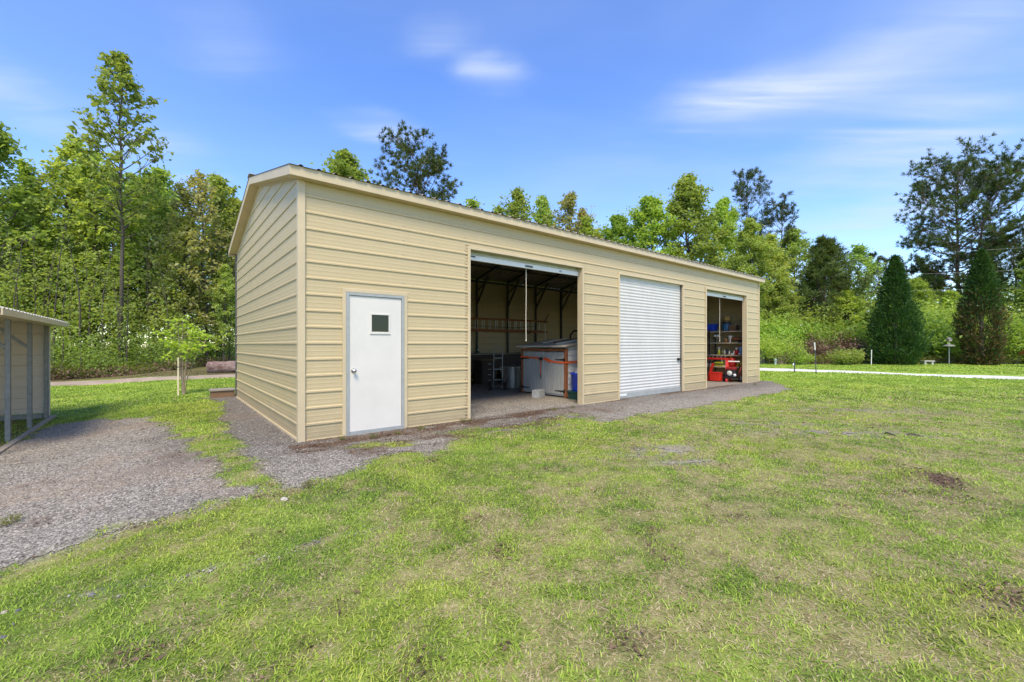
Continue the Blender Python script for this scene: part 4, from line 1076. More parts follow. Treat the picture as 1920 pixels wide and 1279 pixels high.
_rf = [G(-260, 735.5), G(-60, 725), G(92, 717.2), G(230, 711), G(340, 706.8), G(440, 702.7), G(520, 699.5)]
RFX = [p.x for p in _rf]; RFY = [p.y for p in _rf]
if RFX[0] > RFX[-1]: RFX, RFY = RFX[::-1], RFY[::-1]
def masks(x, y):
    n1 = fbm(x * 1.6, y * 1.6, 1, 4) - .5; n2 = fbm(x * 5.5, y * 5.5, 2, 3) - .5
    sd = np.maximum(poly_sd(GA, x, y), poly_sd(GB, x, y))
    g = sstep(-.12, .16, sd + n1 * .5 + n2 * .28)
    t, s = to_ts(x, y)
    inside = (t > -.02) & (t < L + .02) & (s > -.02) & (s < W + .02)
    g = g - 1.1 * sstep(.50, .62, fbm(t * 1.5, s * 3.0, 48, 4)) * sstep(-.2, .6, t) * sstep(5.2, 4.0, t) * sstep(-.45, -.9, s) * (s < 0)
    g = np.clip(np.where(inside, 1, g), 0, 1)
    # thin bare stone patches in the lawn, as in the photograph
    for px, py, rx, ry, rot, k in ((560, 1025, .6, .04, .55, .5), (440, 1058, .45, .06, .5, .55), (175, 1113, .18, .05, .2, .6),
                                  (1250, 845, .9, .35, .3, .62), (1580, 812, 1.6, .35, -.1, .72), (1560, 768, 2.2, .3, -.1, .55), (1290, 865, .5, .2, .2, .6), (1480, 797, 1.4, .3, -.1, .5), (1700, 768, 1.0, .3, 0, .45)):
        g = np.maximum(g, k * EL(G(px, py), rx, ry, x, y, rot) * sstep(.30, .62, fbm(x * 6, y * 6, 4, 3)) * 1.35)
    g = np.clip(g, 0, 1)
    dry = .17 + .5 * (fbm(x * .9, y * .9, 21, 3) - .45) + 2.3 * (fbm(x * 6.5, y * 6.5, 23, 4) - .5)
    dry = dry + .26 * EL(G(1350, 900), 3.2, 2.0, x, y) + .34 * EL(G(1560, 790), 3.6, 2.6, x, y) + .18 * EL(G(1500, 1150), 1.6, .9, x, y) + .14 * EL(G(1150, 1020), 1.6, 1.1, x, y)
    dry = dry - .45 * sstep(9, 17, y) - .30 * EL(G(930, 845), 2.6, .5, x, y, .75) - .35 * sstep(5.5, 8, np.where(x < -3.2, y, 0)) + .15 * sstep(.0, 3, x)
    edge = np.exp(-(np.maximum(-sd, 0) / .28) ** 2) * (sd < .1)
    dry = dry + .30 * edge * (x < 1.0)
    dry = np.clip(dry, 0, 1)
    dirt = np.zeros_like(x)
    dirt = dirt + .95 * EL(G(1765, 905), .62, .22, x, y, .95) * sstep(.3, .55, fbm(x * 5, y * 5, 31, 3))
    dirt = dirt + .6 * EL(G(1880, 1120), .30, .14, x, y, .3)
    dirt = dirt + .45 * sstep(.62, .78, fbm(x * 3.6, y * 3.6, 33, 4)) * (y < 9)
    wl = np.exp(-((s + .30 + .5 * (fbm(t * 1.2, t * .0 + 2, 35, 3) - .5)) / .33) ** 2) * (t > -.2) * (t < 4.6) * sstep(.34, .52, fbm(t * 2.6, s * 6, 36, 4))
    wl = np.maximum(wl, .75 * np.exp(-((s + 1.0 + .3 * t * (t < 1) + .5 * (fbm(t * .9, t * 0 + 4, 45, 3) - .5)) / .36) ** 2) * (t > .3) * (t < 4.2) * sstep(.38, .54, fbm(t * 3, s * 6, 46, 4)))
    wl = np.maximum(wl, .8 * np.exp(-((s + .05) / .14) ** 2) * (t > .1) * (t < L) * sstep(.42, .6, fbm(t * 1.1, s * 3, 37, 3)))
    wl = np.maximum(wl, .9 * EL(G(588, 846), .34, .09, x, y, .3)); wl = np.maximum(wl, .75 * EL(G(480, 935), .55, .10, x, y, .55) * sstep(.35, .6, fbm(x * 5, y * 5, 38, 2)))
    wl = np.maximum(wl, .7 * EL(G(640, 915), .55, .10, x, y, .45) * sstep(.35, .55, fbm(x * 5, y * 5, 39, 2)))
    dirt = np.clip(np.maximum(dirt, wl), 0, 1)
    shed = sstep(-.05, .1, poly_sd(SHEDP, x, y)); dirt = np.maximum(dirt, .6 * shed)
    wood = sstep(-.1, .5, y + .5 * (n1 + n2) - np.interp(x, RFX, RFY)) * (x < -3) 
    wood = np.maximum(wood, sstep(0, 1.5, y - (29.0 + .6 * np.sin(x * .5))) * (x >= -3))
    dirt = np.maximum(dirt, .85 * wood)
    return g, dry, dirt, wood

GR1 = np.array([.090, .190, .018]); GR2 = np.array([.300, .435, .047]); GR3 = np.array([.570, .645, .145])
DRY1 = np.array([.400, .310, .140]); DRY2 = np.array([.700, .600, .360])
SOIL = np.array([.085, .058, .040]); THATCH = np.array([.370, .315, .135])

def lerp_s(a, b, k): return a + (b - a) * k
def lerp(a, b, k): return a + (b - a) * np.asarray(k)[..., None]

ax_ = np.concatenate([-np.geomspace(260, 16, 26), np.arange(-15.2, 20.01, .065), np.geomspace(20.8, 260, 26)])
ay_ = np.concatenate([-np.geomspace(60, 1.5, 12), np.arange(-1.0, .6, .4), np.arange(.7, 15, .055), np.arange(15.0, 32, .14), np.geomspace(32.5, 320, 30)])
GX, GY = np.meshgrid(ax_, ay_)
gz = tz(GX, GY); gm, dm, im, wm = masks(GX, GY)
inside_t, inside_s = to_ts(GX, GY)
apron = gm * ((inside_t < -.1) | (inside_s < -.1)) 
gz2 = gz + .020 * (fbm(GX * 2.5, GY * 2.5, 51, 3) - .5) * (gm > .3) * ((inside_t < -.15) | (inside_s < -.15) | (inside_t > L + .15))
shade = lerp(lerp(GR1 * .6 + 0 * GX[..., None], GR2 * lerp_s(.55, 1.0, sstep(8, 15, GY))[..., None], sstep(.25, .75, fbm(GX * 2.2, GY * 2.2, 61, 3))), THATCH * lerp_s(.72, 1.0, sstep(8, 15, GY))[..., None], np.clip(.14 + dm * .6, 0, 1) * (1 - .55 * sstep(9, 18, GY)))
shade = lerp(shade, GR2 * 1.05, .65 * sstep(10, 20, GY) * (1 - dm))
ny, nx = GX.shape
idx = np.arange(ny * nx).reshape(ny, nx)
quads = np.stack([idx[:-1, :-1], idx[:-1, 1:], idx[1:, 1:], idx[1:, :-1]], -1).reshape(-1, 4)
PV = np.stack([GX, GY, gz2], -1).reshape(-1, 3)

def dark_gravelp(x, y):  # darker gravel with fewer pebbles, along the side wall and the front
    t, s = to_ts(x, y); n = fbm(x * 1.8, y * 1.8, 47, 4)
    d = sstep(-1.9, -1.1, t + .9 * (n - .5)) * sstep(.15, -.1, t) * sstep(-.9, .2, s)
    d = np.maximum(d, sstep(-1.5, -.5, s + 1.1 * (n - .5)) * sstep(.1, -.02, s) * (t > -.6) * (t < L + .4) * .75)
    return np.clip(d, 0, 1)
def tanp(x, y): return sstep(.56, .74, fbm(x * .9, y * .9, 44, 4) + .25 * (fbm(x * 4, y * 4, 42, 3) - .5))

def ground_mat():
    m, nt, out = nodes_of('ground_cover')
    p = N(nt, 'ShaderNodeBsdfPrincipled'); p.inputs['Roughness'].default_value = .9; p.inputs['Specular IOR Level'].default_value = .2
    tc = N(nt, 'ShaderNodeTexCoord')
    A = lambda k: N(nt, 'ShaderNodeAttribute', attribute_name=k)
    sh_, gr, di = A('shade'), A('gravel'), A('dirt')
    # lawn: fine blades and thatch
    n1 = N(nt, 'ShaderNodeTexNoise', Scale=60.0, Detail=6.0, Roughness=.75); nt.links.new(tc.outputs['Object'], n1.inputs['Vector'])
    n1b = N(nt, 'ShaderNodeTexNoise', Scale=7.0, Detail=5.0, Roughness=.7); nt.links.new(tc.outputs['Object'], n1b.inputs['Vector'])
    hs = N(nt, 'ShaderNodeHueSaturation'); nt.links.new(sh_.outputs['Color'], hs.inputs['Color'])
    ad = N(nt, 'ShaderNodeMath', operation='ADD'); nt.links.new(n1.outputs['Fac'], ad.inputs[0]); nt.links.new(n1b.outputs['Fac'], ad.inputs[1])
    mv = N(nt, 'ShaderNodeMapRange'); mv.inputs['From Min'].default_value = .7; mv.inputs['From Max'].default_value = 1.3; mv.inputs['To Min'].default_value = .45; mv.inputs['To Max'].default_value = 1.7
    nt.links.new(ad.outputs[0], mv.inputs['Value']); nt.links.new(mv.outputs[0], hs.inputs['Value'])
    # gravel: every cell a stone of its own grey
    v1 = N(nt, 'ShaderNodeTexVoronoi', Scale=62.0); nt.links.new(tc.outputs['Object'], v1.inputs['Vector'])
    v2 = N(nt, 'ShaderNodeTexVoronoi', Scale=27.0); nt.links.new(tc.outputs['Object'], v2.inputs['Vector'])
    sp1 = N(nt, 'ShaderNodeSeparateColor'); nt.links.new(v1.outputs['Color'], sp1.inputs[0])
    rp = N(nt, 'ShaderNodeValToRGB'); e = rp.color_ramp.elements
    e[0].position = 0; e[0].color = (.090, .076, .064, 1); e[1].position = 1; e[1].color = (.50, .445, .370, 1)
    q = e.new(.35); q.color = (.215, .192, .158, 1); q = e.new(.75); q.color = (.310, .280, .232, 1)
    nt.links.new(sp1.outputs[0], rp.inputs['Fac'])
    n2 = A('tan')
    r2 = N(nt, 'ShaderNodeMapRange', interpolation_type='SMOOTHSTEP'); r2.inputs['From Min'].default_value = 0; r2.inputs['From Max'].default_value = 1; r2.inputs['To Max'].default_value = .32
    nt.links.new(n2.outputs['Fac'], r2.inputs['Value'])
    gb = N(nt, 'ShaderNodeMix', data_type='RGBA'); gb.inputs[7].default_value = (.33, .235, .150, 1)
    nt.links.new(r2.outputs[0], gb.inputs[0]); nt.links.new(rp.outputs[0], gb.inputs[6])
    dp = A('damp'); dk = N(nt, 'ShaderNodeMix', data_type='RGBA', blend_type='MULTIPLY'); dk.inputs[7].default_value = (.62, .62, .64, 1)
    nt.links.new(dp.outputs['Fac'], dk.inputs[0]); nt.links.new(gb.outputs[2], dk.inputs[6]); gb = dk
    mg = N(nt, 'ShaderNodeMix', data_type='RGBA'); nt.links.new(gr.outputs['Fac'], mg.inputs[0]); nt.links.new(hs.outputs[0], mg.inputs[6]); nt.links.new(gb.outputs[2], mg.inputs[7])
    # soil and leaf debris
    n3 = N(nt, 'ShaderNodeTexNoise', Scale=34.0, Detail=6.0, Roughness=.75); nt.links.new(tc.outputs['Object'], n3.inputs['Vector'])
    r3 = N(nt, 'ShaderNodeValToRGB'); r3.color_ramp.elements[0].position = .35; r3.color_ramp.elements[0].color = (.030, .021, .015, 1); r3.color_ramp.elements[1].position = .68; r3.color_ramp.elements[1].color = (.20, .125, .078, 1)
    nt.links.new(n3.outputs['Fac'], r3.inputs['Fac'])
    md = N(nt, 'ShaderNodeMix', data_type='RGBA'); nt.links.new(di.outputs['Fac'], md.inputs[0]); nt.links.new(mg.outputs[2], md.inputs[6]); nt.links.new(r3.outputs[0], md.inputs[7])
    nt.links.new(md.outputs[2], p.inputs['Base Color'])
    hm = N(nt, 'ShaderNodeMix', data_type='FLOAT'); nt.links.new(gr.outputs['Fac'], hm.inputs[0]); nt.links.new(n1.outputs['Fac'], hm.inputs[2]); 
    iv = N(nt, 'ShaderNodeMath', operation='SUBTRACT'); iv.inputs[0].default_value = 1; nt.links.new(v1.outputs['Distance'], iv.inputs[1]); nt.links.new(iv.outputs[0], hm.inputs[3])
    b = N(nt, 'ShaderNodeBump', Strength=.8, Distance=.012); nt.links.new(hm.outputs[0], b.inputs['Height']); nt.links.new(b.outputs[0], p.inputs['Normal'])
    nt.links.new(p.outputs[0], out.inputs['Surface'])
    return m
M['ground'] = ground_mat()

ground = np_mesh('ground', PV, [quads], 'ground', {'gravel': gm.ravel(), 'dirt': im.ravel(), 'tan': tanp(GX, GY).ravel(), 'damp': dark_gravelp(GX, GY).ravel()}, colr=shade.reshape(-1, 3), smooth=True)
tag(ground, kind='structure')
gq = gm.ravel()[quads].min(1) > .45
yq = PV[quads[:, 0], 1]
gq &= (yq < 24)
u_, inv = np.unique(quads[gq], return_inverse=True)
gv = PV[u_] + np.array([0, 0, .005])
gravel = np_mesh('gravel_drive', gv, [inv.reshape(-1, 4)], 'ground', {'gravel': np.clip(gm.ravel()[u_] * 1.0, 0, 1), 'dirt': im.ravel()[u_], 'tan': tanp(GX, GY).ravel()[u_], 'damp': dark_gravelp(GX, GY).ravel()[u_]}, colr=shade.reshape(-1, 3)[u_], smooth=True)
tag(gravel, kind='structure')

# --- white path and dirt road: sheets a little above the lawn
def strip(name, near, far, material, lift, n=60):
    A = np.array([(p.x, p.y) for p in near]); B = np.array([(p.x, p.y) for p in far])
    f = np.linspace(0, 1, n); 
    ia = np.stack([np.interp(f, np.linspace(0, 1, len(A)), A[:, k]) for k in (0, 1)], 1)
    ib = np.stack([np.interp(f, np.linspace(0, 1, len(B)), B[:, k]) for k in (0, 1)], 1)
    rows = []
    wob = (vnoise(f * 37, f * 0, 71) - .5) * .16; wob2 = (vnoise(f * 41, f * 0 + 5, 72) - .5) * .16
    d = ib - ia; l = np.linalg.norm(d, axis=1, keepdims=True); dn = d / l
    ia = ia + dn * wob[:, None]; ib = ib + dn * wob2[:, None]
    for k in np.linspace(0, 1, 7):
        p = ia * (1 - k) + ib * k
        z = tz(p[:, 0], p[:, 1]) + lift * (1 if 0 < k < 1 else -.6)
        rows.append(np.column_stack([p, z]))
    V = np.stack(rows, 1).reshape(-1, 3); id2 = np.arange(n * 7).reshape(n, 7)
    Q = np.stack([id2[:-1, :-1], id2[1:, :-1], id2[1:, 1:], id2[:-1, 1:]], -1).reshape(-1, 4)
    o = np_mesh(name, V, [Q], material, smooth=True); return tag(o, kind='structure')
M['white_gravel'] = mat('white_gravel', (.66, .64, .57), .9, var=.2, scale=18, bump=.5, bscale=60)
M['dirt_road'] = mat('dirt_road', (.43, .33, .235), .9, scale=1.6, bump=.4, bscale=30, col2=(.27, .205, .145))
nr = [G(1300, 691.5), G(1424, 695.1), G(1530, 697.8), G(1660, 701.6), G(1780, 707.3), G(1920, 712.8), G(2100, 722)]
fr = [G(1300, 687.5), G(1424, 690.4), G(1530, 694.2), G(1660, 699), G(1780, 703.6), G(1920, 707.6), G(2100, 714)]
strip('path', nr, fr, 'white_gravel', .035, 90)
nr = [G(-260, 747), G(-60, 735), G(92, 725.7), G(230, 718.5), G(340, 713), G(440, 708.2), G(520, 704.5)]
fr = [G(-260, 735.5), G(-60, 725), G(92, 717.2), G(230, 711), G(340, 706.8), G(440, 702.7), G(520, 699.5)]
strip('road', nr, fr, 'dirt_road', .05, 90)

# ------------------------------------------------------------------ grass blades, stones, debris
def blades(bands):
    V, T, Q, C = [], [], [], []; base = 0
    for (y0, y1, dens, w, h0, h1, lean) in bands:
        area = (y1 - y0) * 2 * (1.28 * (y0 + y1) / 2 + 1.9)
        n = int(area * dens)
        y = np.sqrt(RNG.random(n) * (y1 ** 2 - y0 ** 2) + y0 ** 2)
        x = (RNG.random(n) * 2 - 1) * (1.28 * y + 1.9)
        g, dr, di, wd = masks(x, y)
        t, s = to_ts(x, y)
        keep = RNG.random(n) > np.clip(sstep(.35, .80, g) * 1.0 + sstep(.3, 1, di) * .95 + .12 * sstep(.6, .98, dr), 0, 1)
        keep &= ~((t > -.05) & (t < L + .05) & (s > -.05) & (s < W + .05)); keep &= wd < .5
        rd_ = np.interp(x, [-40, -17, -10.3, -5], [16.5, 17.6, 22.0, 25.5])
        keep &= ~((x < -5) & (y > rd_ - 1.0) & (y < rd_ + 3.2))
        keep &= ~((x > 5) & (y > np.interp(x, [10, 12, 16, 22], [24, 22.0, 20.6, 15.5]) - .2) & (y < np.interp(x, [10, 12, 16, 22], [26.5, 24.6, 22.6, 18.8]) + .2) & (y > 15.5))
        x, y, dr, g = x[keep], y[keep], dr[keep], g[keep]; n = len(x)
        z = tz(x, y)
        az = RNG.random(n) * 2 * PI; 
        h = (h0 + (h1 - h0) * RNG.random(n) ** 1.6) * (.75 + .5 * vnoise(x * 1.3, y * 1.3, 81)); ln = h * (lean * (.35 + 1.1 * RNG.random(n)))
        dx, dy = np.cos(az), np.sin(az); px_, py_ = -dy, dx
        ww = w * (.6 + .8 * RNG.random(n))
        k = np.clip(dr * 1.25 - .12, 0, 1)
        isdry = RNG.random(n) < .18 + .68 * k
        gk = RNG.random(n) * .55 + .45 * fbm(x * 2.2, y * 2.2, 61, 2)
        col = np.where((gk < .5)[:, None], lerp(GR1 + 0 * x[:, None], GR2, gk * 2), lerp(GR2 + 0 * x[:, None], GR3, gk * 2 - 1))
        yel = sstep(.45, .75, fbm(x * .8, y * .8, 91, 3)); col = col * (1 + yel[:, None] * np.array([.14, .02, .0]))
        col[isdry] = lerp(DRY1 + 0 * col[isdry], DRY2, RNG.random(int(isdry.sum())))
        zz = lambda f: z - .004 + f
        fl = np.where(isdry, .45, 1.0); h = h * fl; ln = np.where(isdry, ln * 1.3, ln)
        P0 = np.stack([x - px_ * ww, y - py_ * ww, zz(0)], 1); P1 = np.stack([x + px_ * ww, y + py_ * ww, zz(0)], 1)
        mx_, my_ = x + dx * ln * .38, y + dy * ln * .38
        P2 = np.stack([mx_ + px_ * ww * .8, my_ + py_ * ww * .8, zz(h * .62)], 1); P3 = np.stack([mx_ - px_ * ww * .8, my_ - py_ * ww * .8, zz(h * .62)], 1)
        P4 = np.stack([x + dx * ln, y + dy * ln, zz(h * .95)], 1)
        V.append(np.stack([P0, P1, P2, P3, P4], 1).reshape(-1, 3)); C.append(np.repeat(col, 5, 0))
        b = base + np.arange(n)[:, None] * 5
        Q.append(b + np.array([[0, 1, 2, 3]])); T.append(b + np.array([[3, 2, 4]])); base += 5 * n
    return np.concatenate(V), [np.concatenate(Q), np.concatenate(T)], np.concatenate(C)

def blade_mat():
    m, nt, out = nodes_of('grass_blade')
    a = N(nt, 'ShaderNodeAttribute', attribute_name='shade')
    p = N(nt, 'ShaderNodeBsdfPrincipled'); p.inputs['Roughness'].default_value = .55; p.inputs['Specular IOR Level'].default_value = .25
    tr = N(nt, 'ShaderNodeBsdfTranslucent'); ms = N(nt, 'ShaderNodeMixShader'); ms.inputs[0].default_value = .35
    nt.links.new(a.outputs['Color'], p.inputs['Base Color']); nt.links.new(a.outputs['Color'], tr.inputs['Color'])
    nt.links.new(p.outputs[0], ms.inputs[1]); nt.links.new(tr.outputs[0], ms.inputs[2]); nt.links.new(ms.outputs[0], out.inputs['Surface'])
    return m
M['blade'] = blade_mat()
BV, BF, BC = blades([(.5, 3.2, 11000, .0026, .007, .027, 1.6), (3.2, 6, 6500, .0034, .008, .029, 1.5), (6, 10, 2600, .0055, .011, .033, 1.4), (10, 17, 700, .0095, .022, .050, 1.0), (17, 31, 150, .02, .03, .065, .8)])
grass = np_mesh('grass', BV, BF, 'blade', colr=BC); tag(grass, kind='stuff')

def pebbles(n, y0, y1, r0, r1):
    y = y0 + (y1 - y0) * RNG.random(n) ** 1.0; x = -(RNG.random(n)) * (1.28 * y + .9) + 2.6 * RNG.random(n)
    g, dr, di, wd = masks(x, y); t, s = to_ts(x, y)
    keep = (RNG.random(n) < np.where(g > .4, g, g * .6)) & ~((t > -.03) & (t < L) & (s > -.03) & (s < .0)) & (di < .6) & (RNG.random(n) > .25 * tanp(x, y)) & (RNG.random(n) > .75 * dark_gravelp(x, y))
    x, y = x[keep], y[keep]; n = len(x)
    gzv = tz(x, y) + .020 * (fbm(x * 2.5, y * 2.5, 51, 3) - .5) + .005
    r = r0 + (r1 - r0) * RNG.random(n) ** 3
    az = RNG.random(n) * 2 * PI
    dirs = np.array([(1, 0, 0), (0, 1, 0), (-1, 0, 0), (0, -1, 0), (0, 0, 1), (0, 0, -1.0)])
    sc_ = (1 + .7 * (RNG.random((n, 6)) - .5)) * r[:, None]
    V = dirs[None] * sc_[..., None]; V[..., 2] *= .6
    c, s_ = np.cos(az)[:, None], np.sin(az)[:, None]
    X = V[..., 0] * c - V[..., 1] * s_; Y = V[..., 0] * s_ + V[..., 1] * c
    V = np.stack([X + x[:, None], Y + y[:, None], V[..., 2] + (gzv + r * .12)[:, None]], -1).reshape(-1, 3)
    f = np.array([(0, 1, 4), (1, 2, 4), (2, 3, 4), (3, 0, 4), (1, 0, 5), (2, 1, 5), (3, 2, 5), (0, 3, 5)])
    Fc = (np.arange(n)[:, None, None] * 6 + f[None]).reshape(-1, 3)
    return V, [Fc], np.repeat(RNG.random(n), 6)
def stone_mat():
    m, nt, out = nodes_of('gravel_stone')
    a = N(nt, 'ShaderNodeAttribute', attribute_name='tint'); rp = N(nt, 'ShaderNodeValToRGB'); e = rp.color_ramp.elements
    e[0].color = (.080, .067, .056, 1); e[1].color = (.50, .445, .370, 1); q = e.new(.4); q.color = (.220, .198, .163, 1); q = e.new(.8); q.color = (.310, .280, .232, 1)
    p = N(nt, 'ShaderNodeBsdfPrincipled'); p.inputs['Roughness'].default_value = .8
    nt.links.new(a.outputs['Fac'], rp.inputs['Fac']); nt.links.new(rp.outputs[0], p.inputs['Base Color']); nt.links.new(p.outputs[0], out.inputs[0]); return m
M['gravel_stone'] = stone_mat()
def debris(n):
    """dead leaves, pine straw and bark crumbs where the soil is bare"""
    y = 1.3 + 24 * RNG.random(n) ** 1.4; x = (RNG.random(n) * 2 - 1) * (1.28 * y + .9)
    g, dr, di, wd = masks(x, y); t, s = to_ts(x, y)
    keep = (RNG.random(n) < np.clip(di * 1.2 - .15, 0, 1)) & ~((t > -.02) & (t < L) & (s > -.02) & (s < W)) & (y < 22)
    x, y = x[keep], y[keep]; n = len(x); z = tz(x, y) + .020 * (fbm(x * 2.5, y * 2.5, 51, 3) - .5) * (g[keep] > .3) + .012
    V = leaf_quads(np.stack([x, y, z], 1), .012 + .03 * RNG.random(n) ** 2 + .0016 * y, 1.6, .38)
    return V, [quad_idx(n)], np.repeat(RNG.random(n), 4)
pv, pf, pt = pebbles(120000, 2.0, 9.5, .004, .0135)
tag(np_mesh('gravel_stones', pv, pf, 'gravel_stone', tint=pt), kind='stuff')

# ------------------------------------------------------------------ leaves and trees
def leaf_quads(c, size, up=.6, aspect=.55, droop=.15, dirs=None):
    """(n,3) centres -> folded four-cornered leaves"""
    n = len(c); size = np.broadcast_to(size, (n,))
    nrm = RNG.normal(size=(n, 3)); nrm[:, 2] = np.abs(nrm[:, 2]) + up; nrm /= np.linalg.norm(nrm, axis=1, keepdims=True)
    t = RNG.normal(size=(n, 3)) if dirs is None else dirs + .35 * RNG.normal(size=(n, 3))
    t -= (t * nrm).sum(1, keepdims=True) * nrm; t /= np.linalg.norm(t, axis=1, keepdims=True) + 1e-9
    b = np.cross(nrm, t); s = size[:, None]
    V = np.stack([c - t * s * .5, c + b * s * aspect * .5 + nrm * s * .06, c + t * s * .5 - nrm * s * droop, c - b * s * aspect * .5 + nrm * s * .06], 1)
    return V.reshape(-1, 3)

def quad_idx(n): return np.arange(n * 4).reshape(n, 4)

dv_, df_, dt_ = debris(160000)
tag(np_mesh('leaf_debris', dv_, df_, 'litter', tint=dt_), kind='stuff')

class Tree:
    def __init__(self): self.mb = MB(); self.anch = []; self.adir = []
    def limb(self, p, d, ln, r, up=.25, n=5, wob=.12):
        p = Vector(p); d = Vector(d).normalized(); pts = [p.copy()]; 
        for i in range(n):
            d = (d + Vector((0, 0, up / n)) + Vector(RNG.normal(size=3) * wob / n ** .5)).normalized()
            p = p + d * (ln / n); pts.append(p.copy())
        self.mb.tube(pts, [r * (1 - .85 * i / n) for i in range(n + 1)], 5 if r < .04 else 7, cap=False)
        return pts

def finish(tr, name, label, cat, barkm, leafm, V, tint, extra=None, group=None):
    root = thing(name, label, cat, group=group)
    tr.mb.build('trunk', barkm, root)
    np_mesh('crown', V, [quad_idx(len(V) // 4)], leafm, tint=tint, parent=root)
    return root

def cluster(anch, per, sig, size, up=.6, aspect=.55, flat=.7, droop=.15):
    A = np.array(anch); n = len(A)
    cnt = RNG.poisson(per * (.35 + 1.3 * RNG.random(n)))
    c = np.repeat(A, cnt, 0) + RNG.normal(size=(cnt.sum(), 3)) * np.array([sig, sig, sig * flat])
    ct = np.repeat(RNG.random(n), cnt)
    V = leaf_quads(c, size * (.6 + .8 * RNG.random(len(c))), up, aspect, droop)
    tint = np.clip(.5 * ct + .5 * RNG.random(len(c)), 0, 1)
    return V, np.repeat(tint, 4)

def broadleaf(H, cb, cr, nl, per, sig, size, leafm, name, label, cat='tree', el=(15, 60), barkm='bark', shp=1.0, lean=.02, tw=4, r0=.010, group=None, topw=.25, forks=0, vary=.6):
    tr = Tree()
    k = 9; ox, oy = RNG.normal(size=2) * lean * H
    tp = [Vector((ox * (i / k) ** 2 + RNG.normal() * .006 * H * (i > 0), oy * (i / k) ** 2 + RNG.normal() * .006 * H * (i > 0), H * .96 * i / k)) for i in range(k + 1)]
    tp[0].z = -.25
    rad = [H * r0 * (1.25 if i == 0 else 1) * (1 - .9 * (i / k)) + .006 for i in range(k + 1)]
    tr.mb.tube(tp, rad, 8, cap=False)
    def trunk_at(f):
        q = f * k / .96; i = int(min(q, k - 1e-6)); i = min(i, k - 1); return tp[i].lerp(tp[i + 1], min(1, q - i))
    anch = [tp[-1]] * 2 + [trunk_at(.93)]
    for i in range(nl):
        f = (i + RNG.random()) / nl; zf = cb + (.94 - cb) * f
        prof = (math.sin(PI * min(1, .18 + .78 * f ** shp)) * (1 - topw) + topw * (1 - f)) 
        ln = cr * max(.16, prof) * (.95 - vary / 2 + vary * RNG.random())
        az = i * 2.4 + RNG.normal() * .5; e = math.radians(el[0] + (el[1] - el[0]) * (f * .7 + .3 * RNG.random()))
        p0 = trunk_at(zf); pts = tr.limb(p0, (math.cos(az) * math.cos(e), math.sin(az) * math.cos(e), math.sin(e)), ln, max(.010, H * r0 * .38 * (1 - .6 * f)), .25)
        anch += pts[3:]
        for j in range(tw):
            g = .35 + .6 * RNG.random(); q = g * (len(pts) - 1); ii = min(int(q), len(pts) - 2); b = pts[ii].lerp(pts[ii + 1], q - ii)
            d = (pts[-1] - pts[0]).normalized() * .6 + Vector(RNG.normal(size=3) * .65); d.z = d.z * .6 + .15
            t2 = tr.limb(b, d, ln * (.28 + .25 * RNG.random()), max(.006, H * r0 * .15), .2, 3)
            anch += t2[1:]
    V, tint = cluster([a[:] for a in anch], per, sig, size, .45, .62, .6)
    return finish(tr, name, label, cat, barkm, leafm, V, tint, group=group)

def needles(A, D, per, ln, wd, spread=1.0):
    """tufts: bursts of narrow blades round the branch tips"""
    A = np.array(A); D = np.array(D); n = len(A)
    c = np.repeat(A, per, 0); d = np.repeat(D, per, 0) + spread * RNG.normal(size=(n * per, 3)); d[:, 2] += .25
    d /= np.linalg.norm(d, axis=1, keepdims=True)
    b = np.cross(d, RNG.normal(size=d.shape)); b /= np.linalg.norm(b, axis=1, keepdims=True) + 1e-9
    l = (ln * (.6 + .7 * RNG.random(len(c))))[:, None]; w = wd
    V = np.stack([c, c + d * l * .55 + b * w, c + d * l, c + d * l * .55 - b * w], 1).reshape(-1, 3)
    tint = np.clip(np.repeat(RNG.random(n), per) * .55 + .45 * RNG.random(len(c)), 0, 1)
    return V, np.repeat(tint, 4)

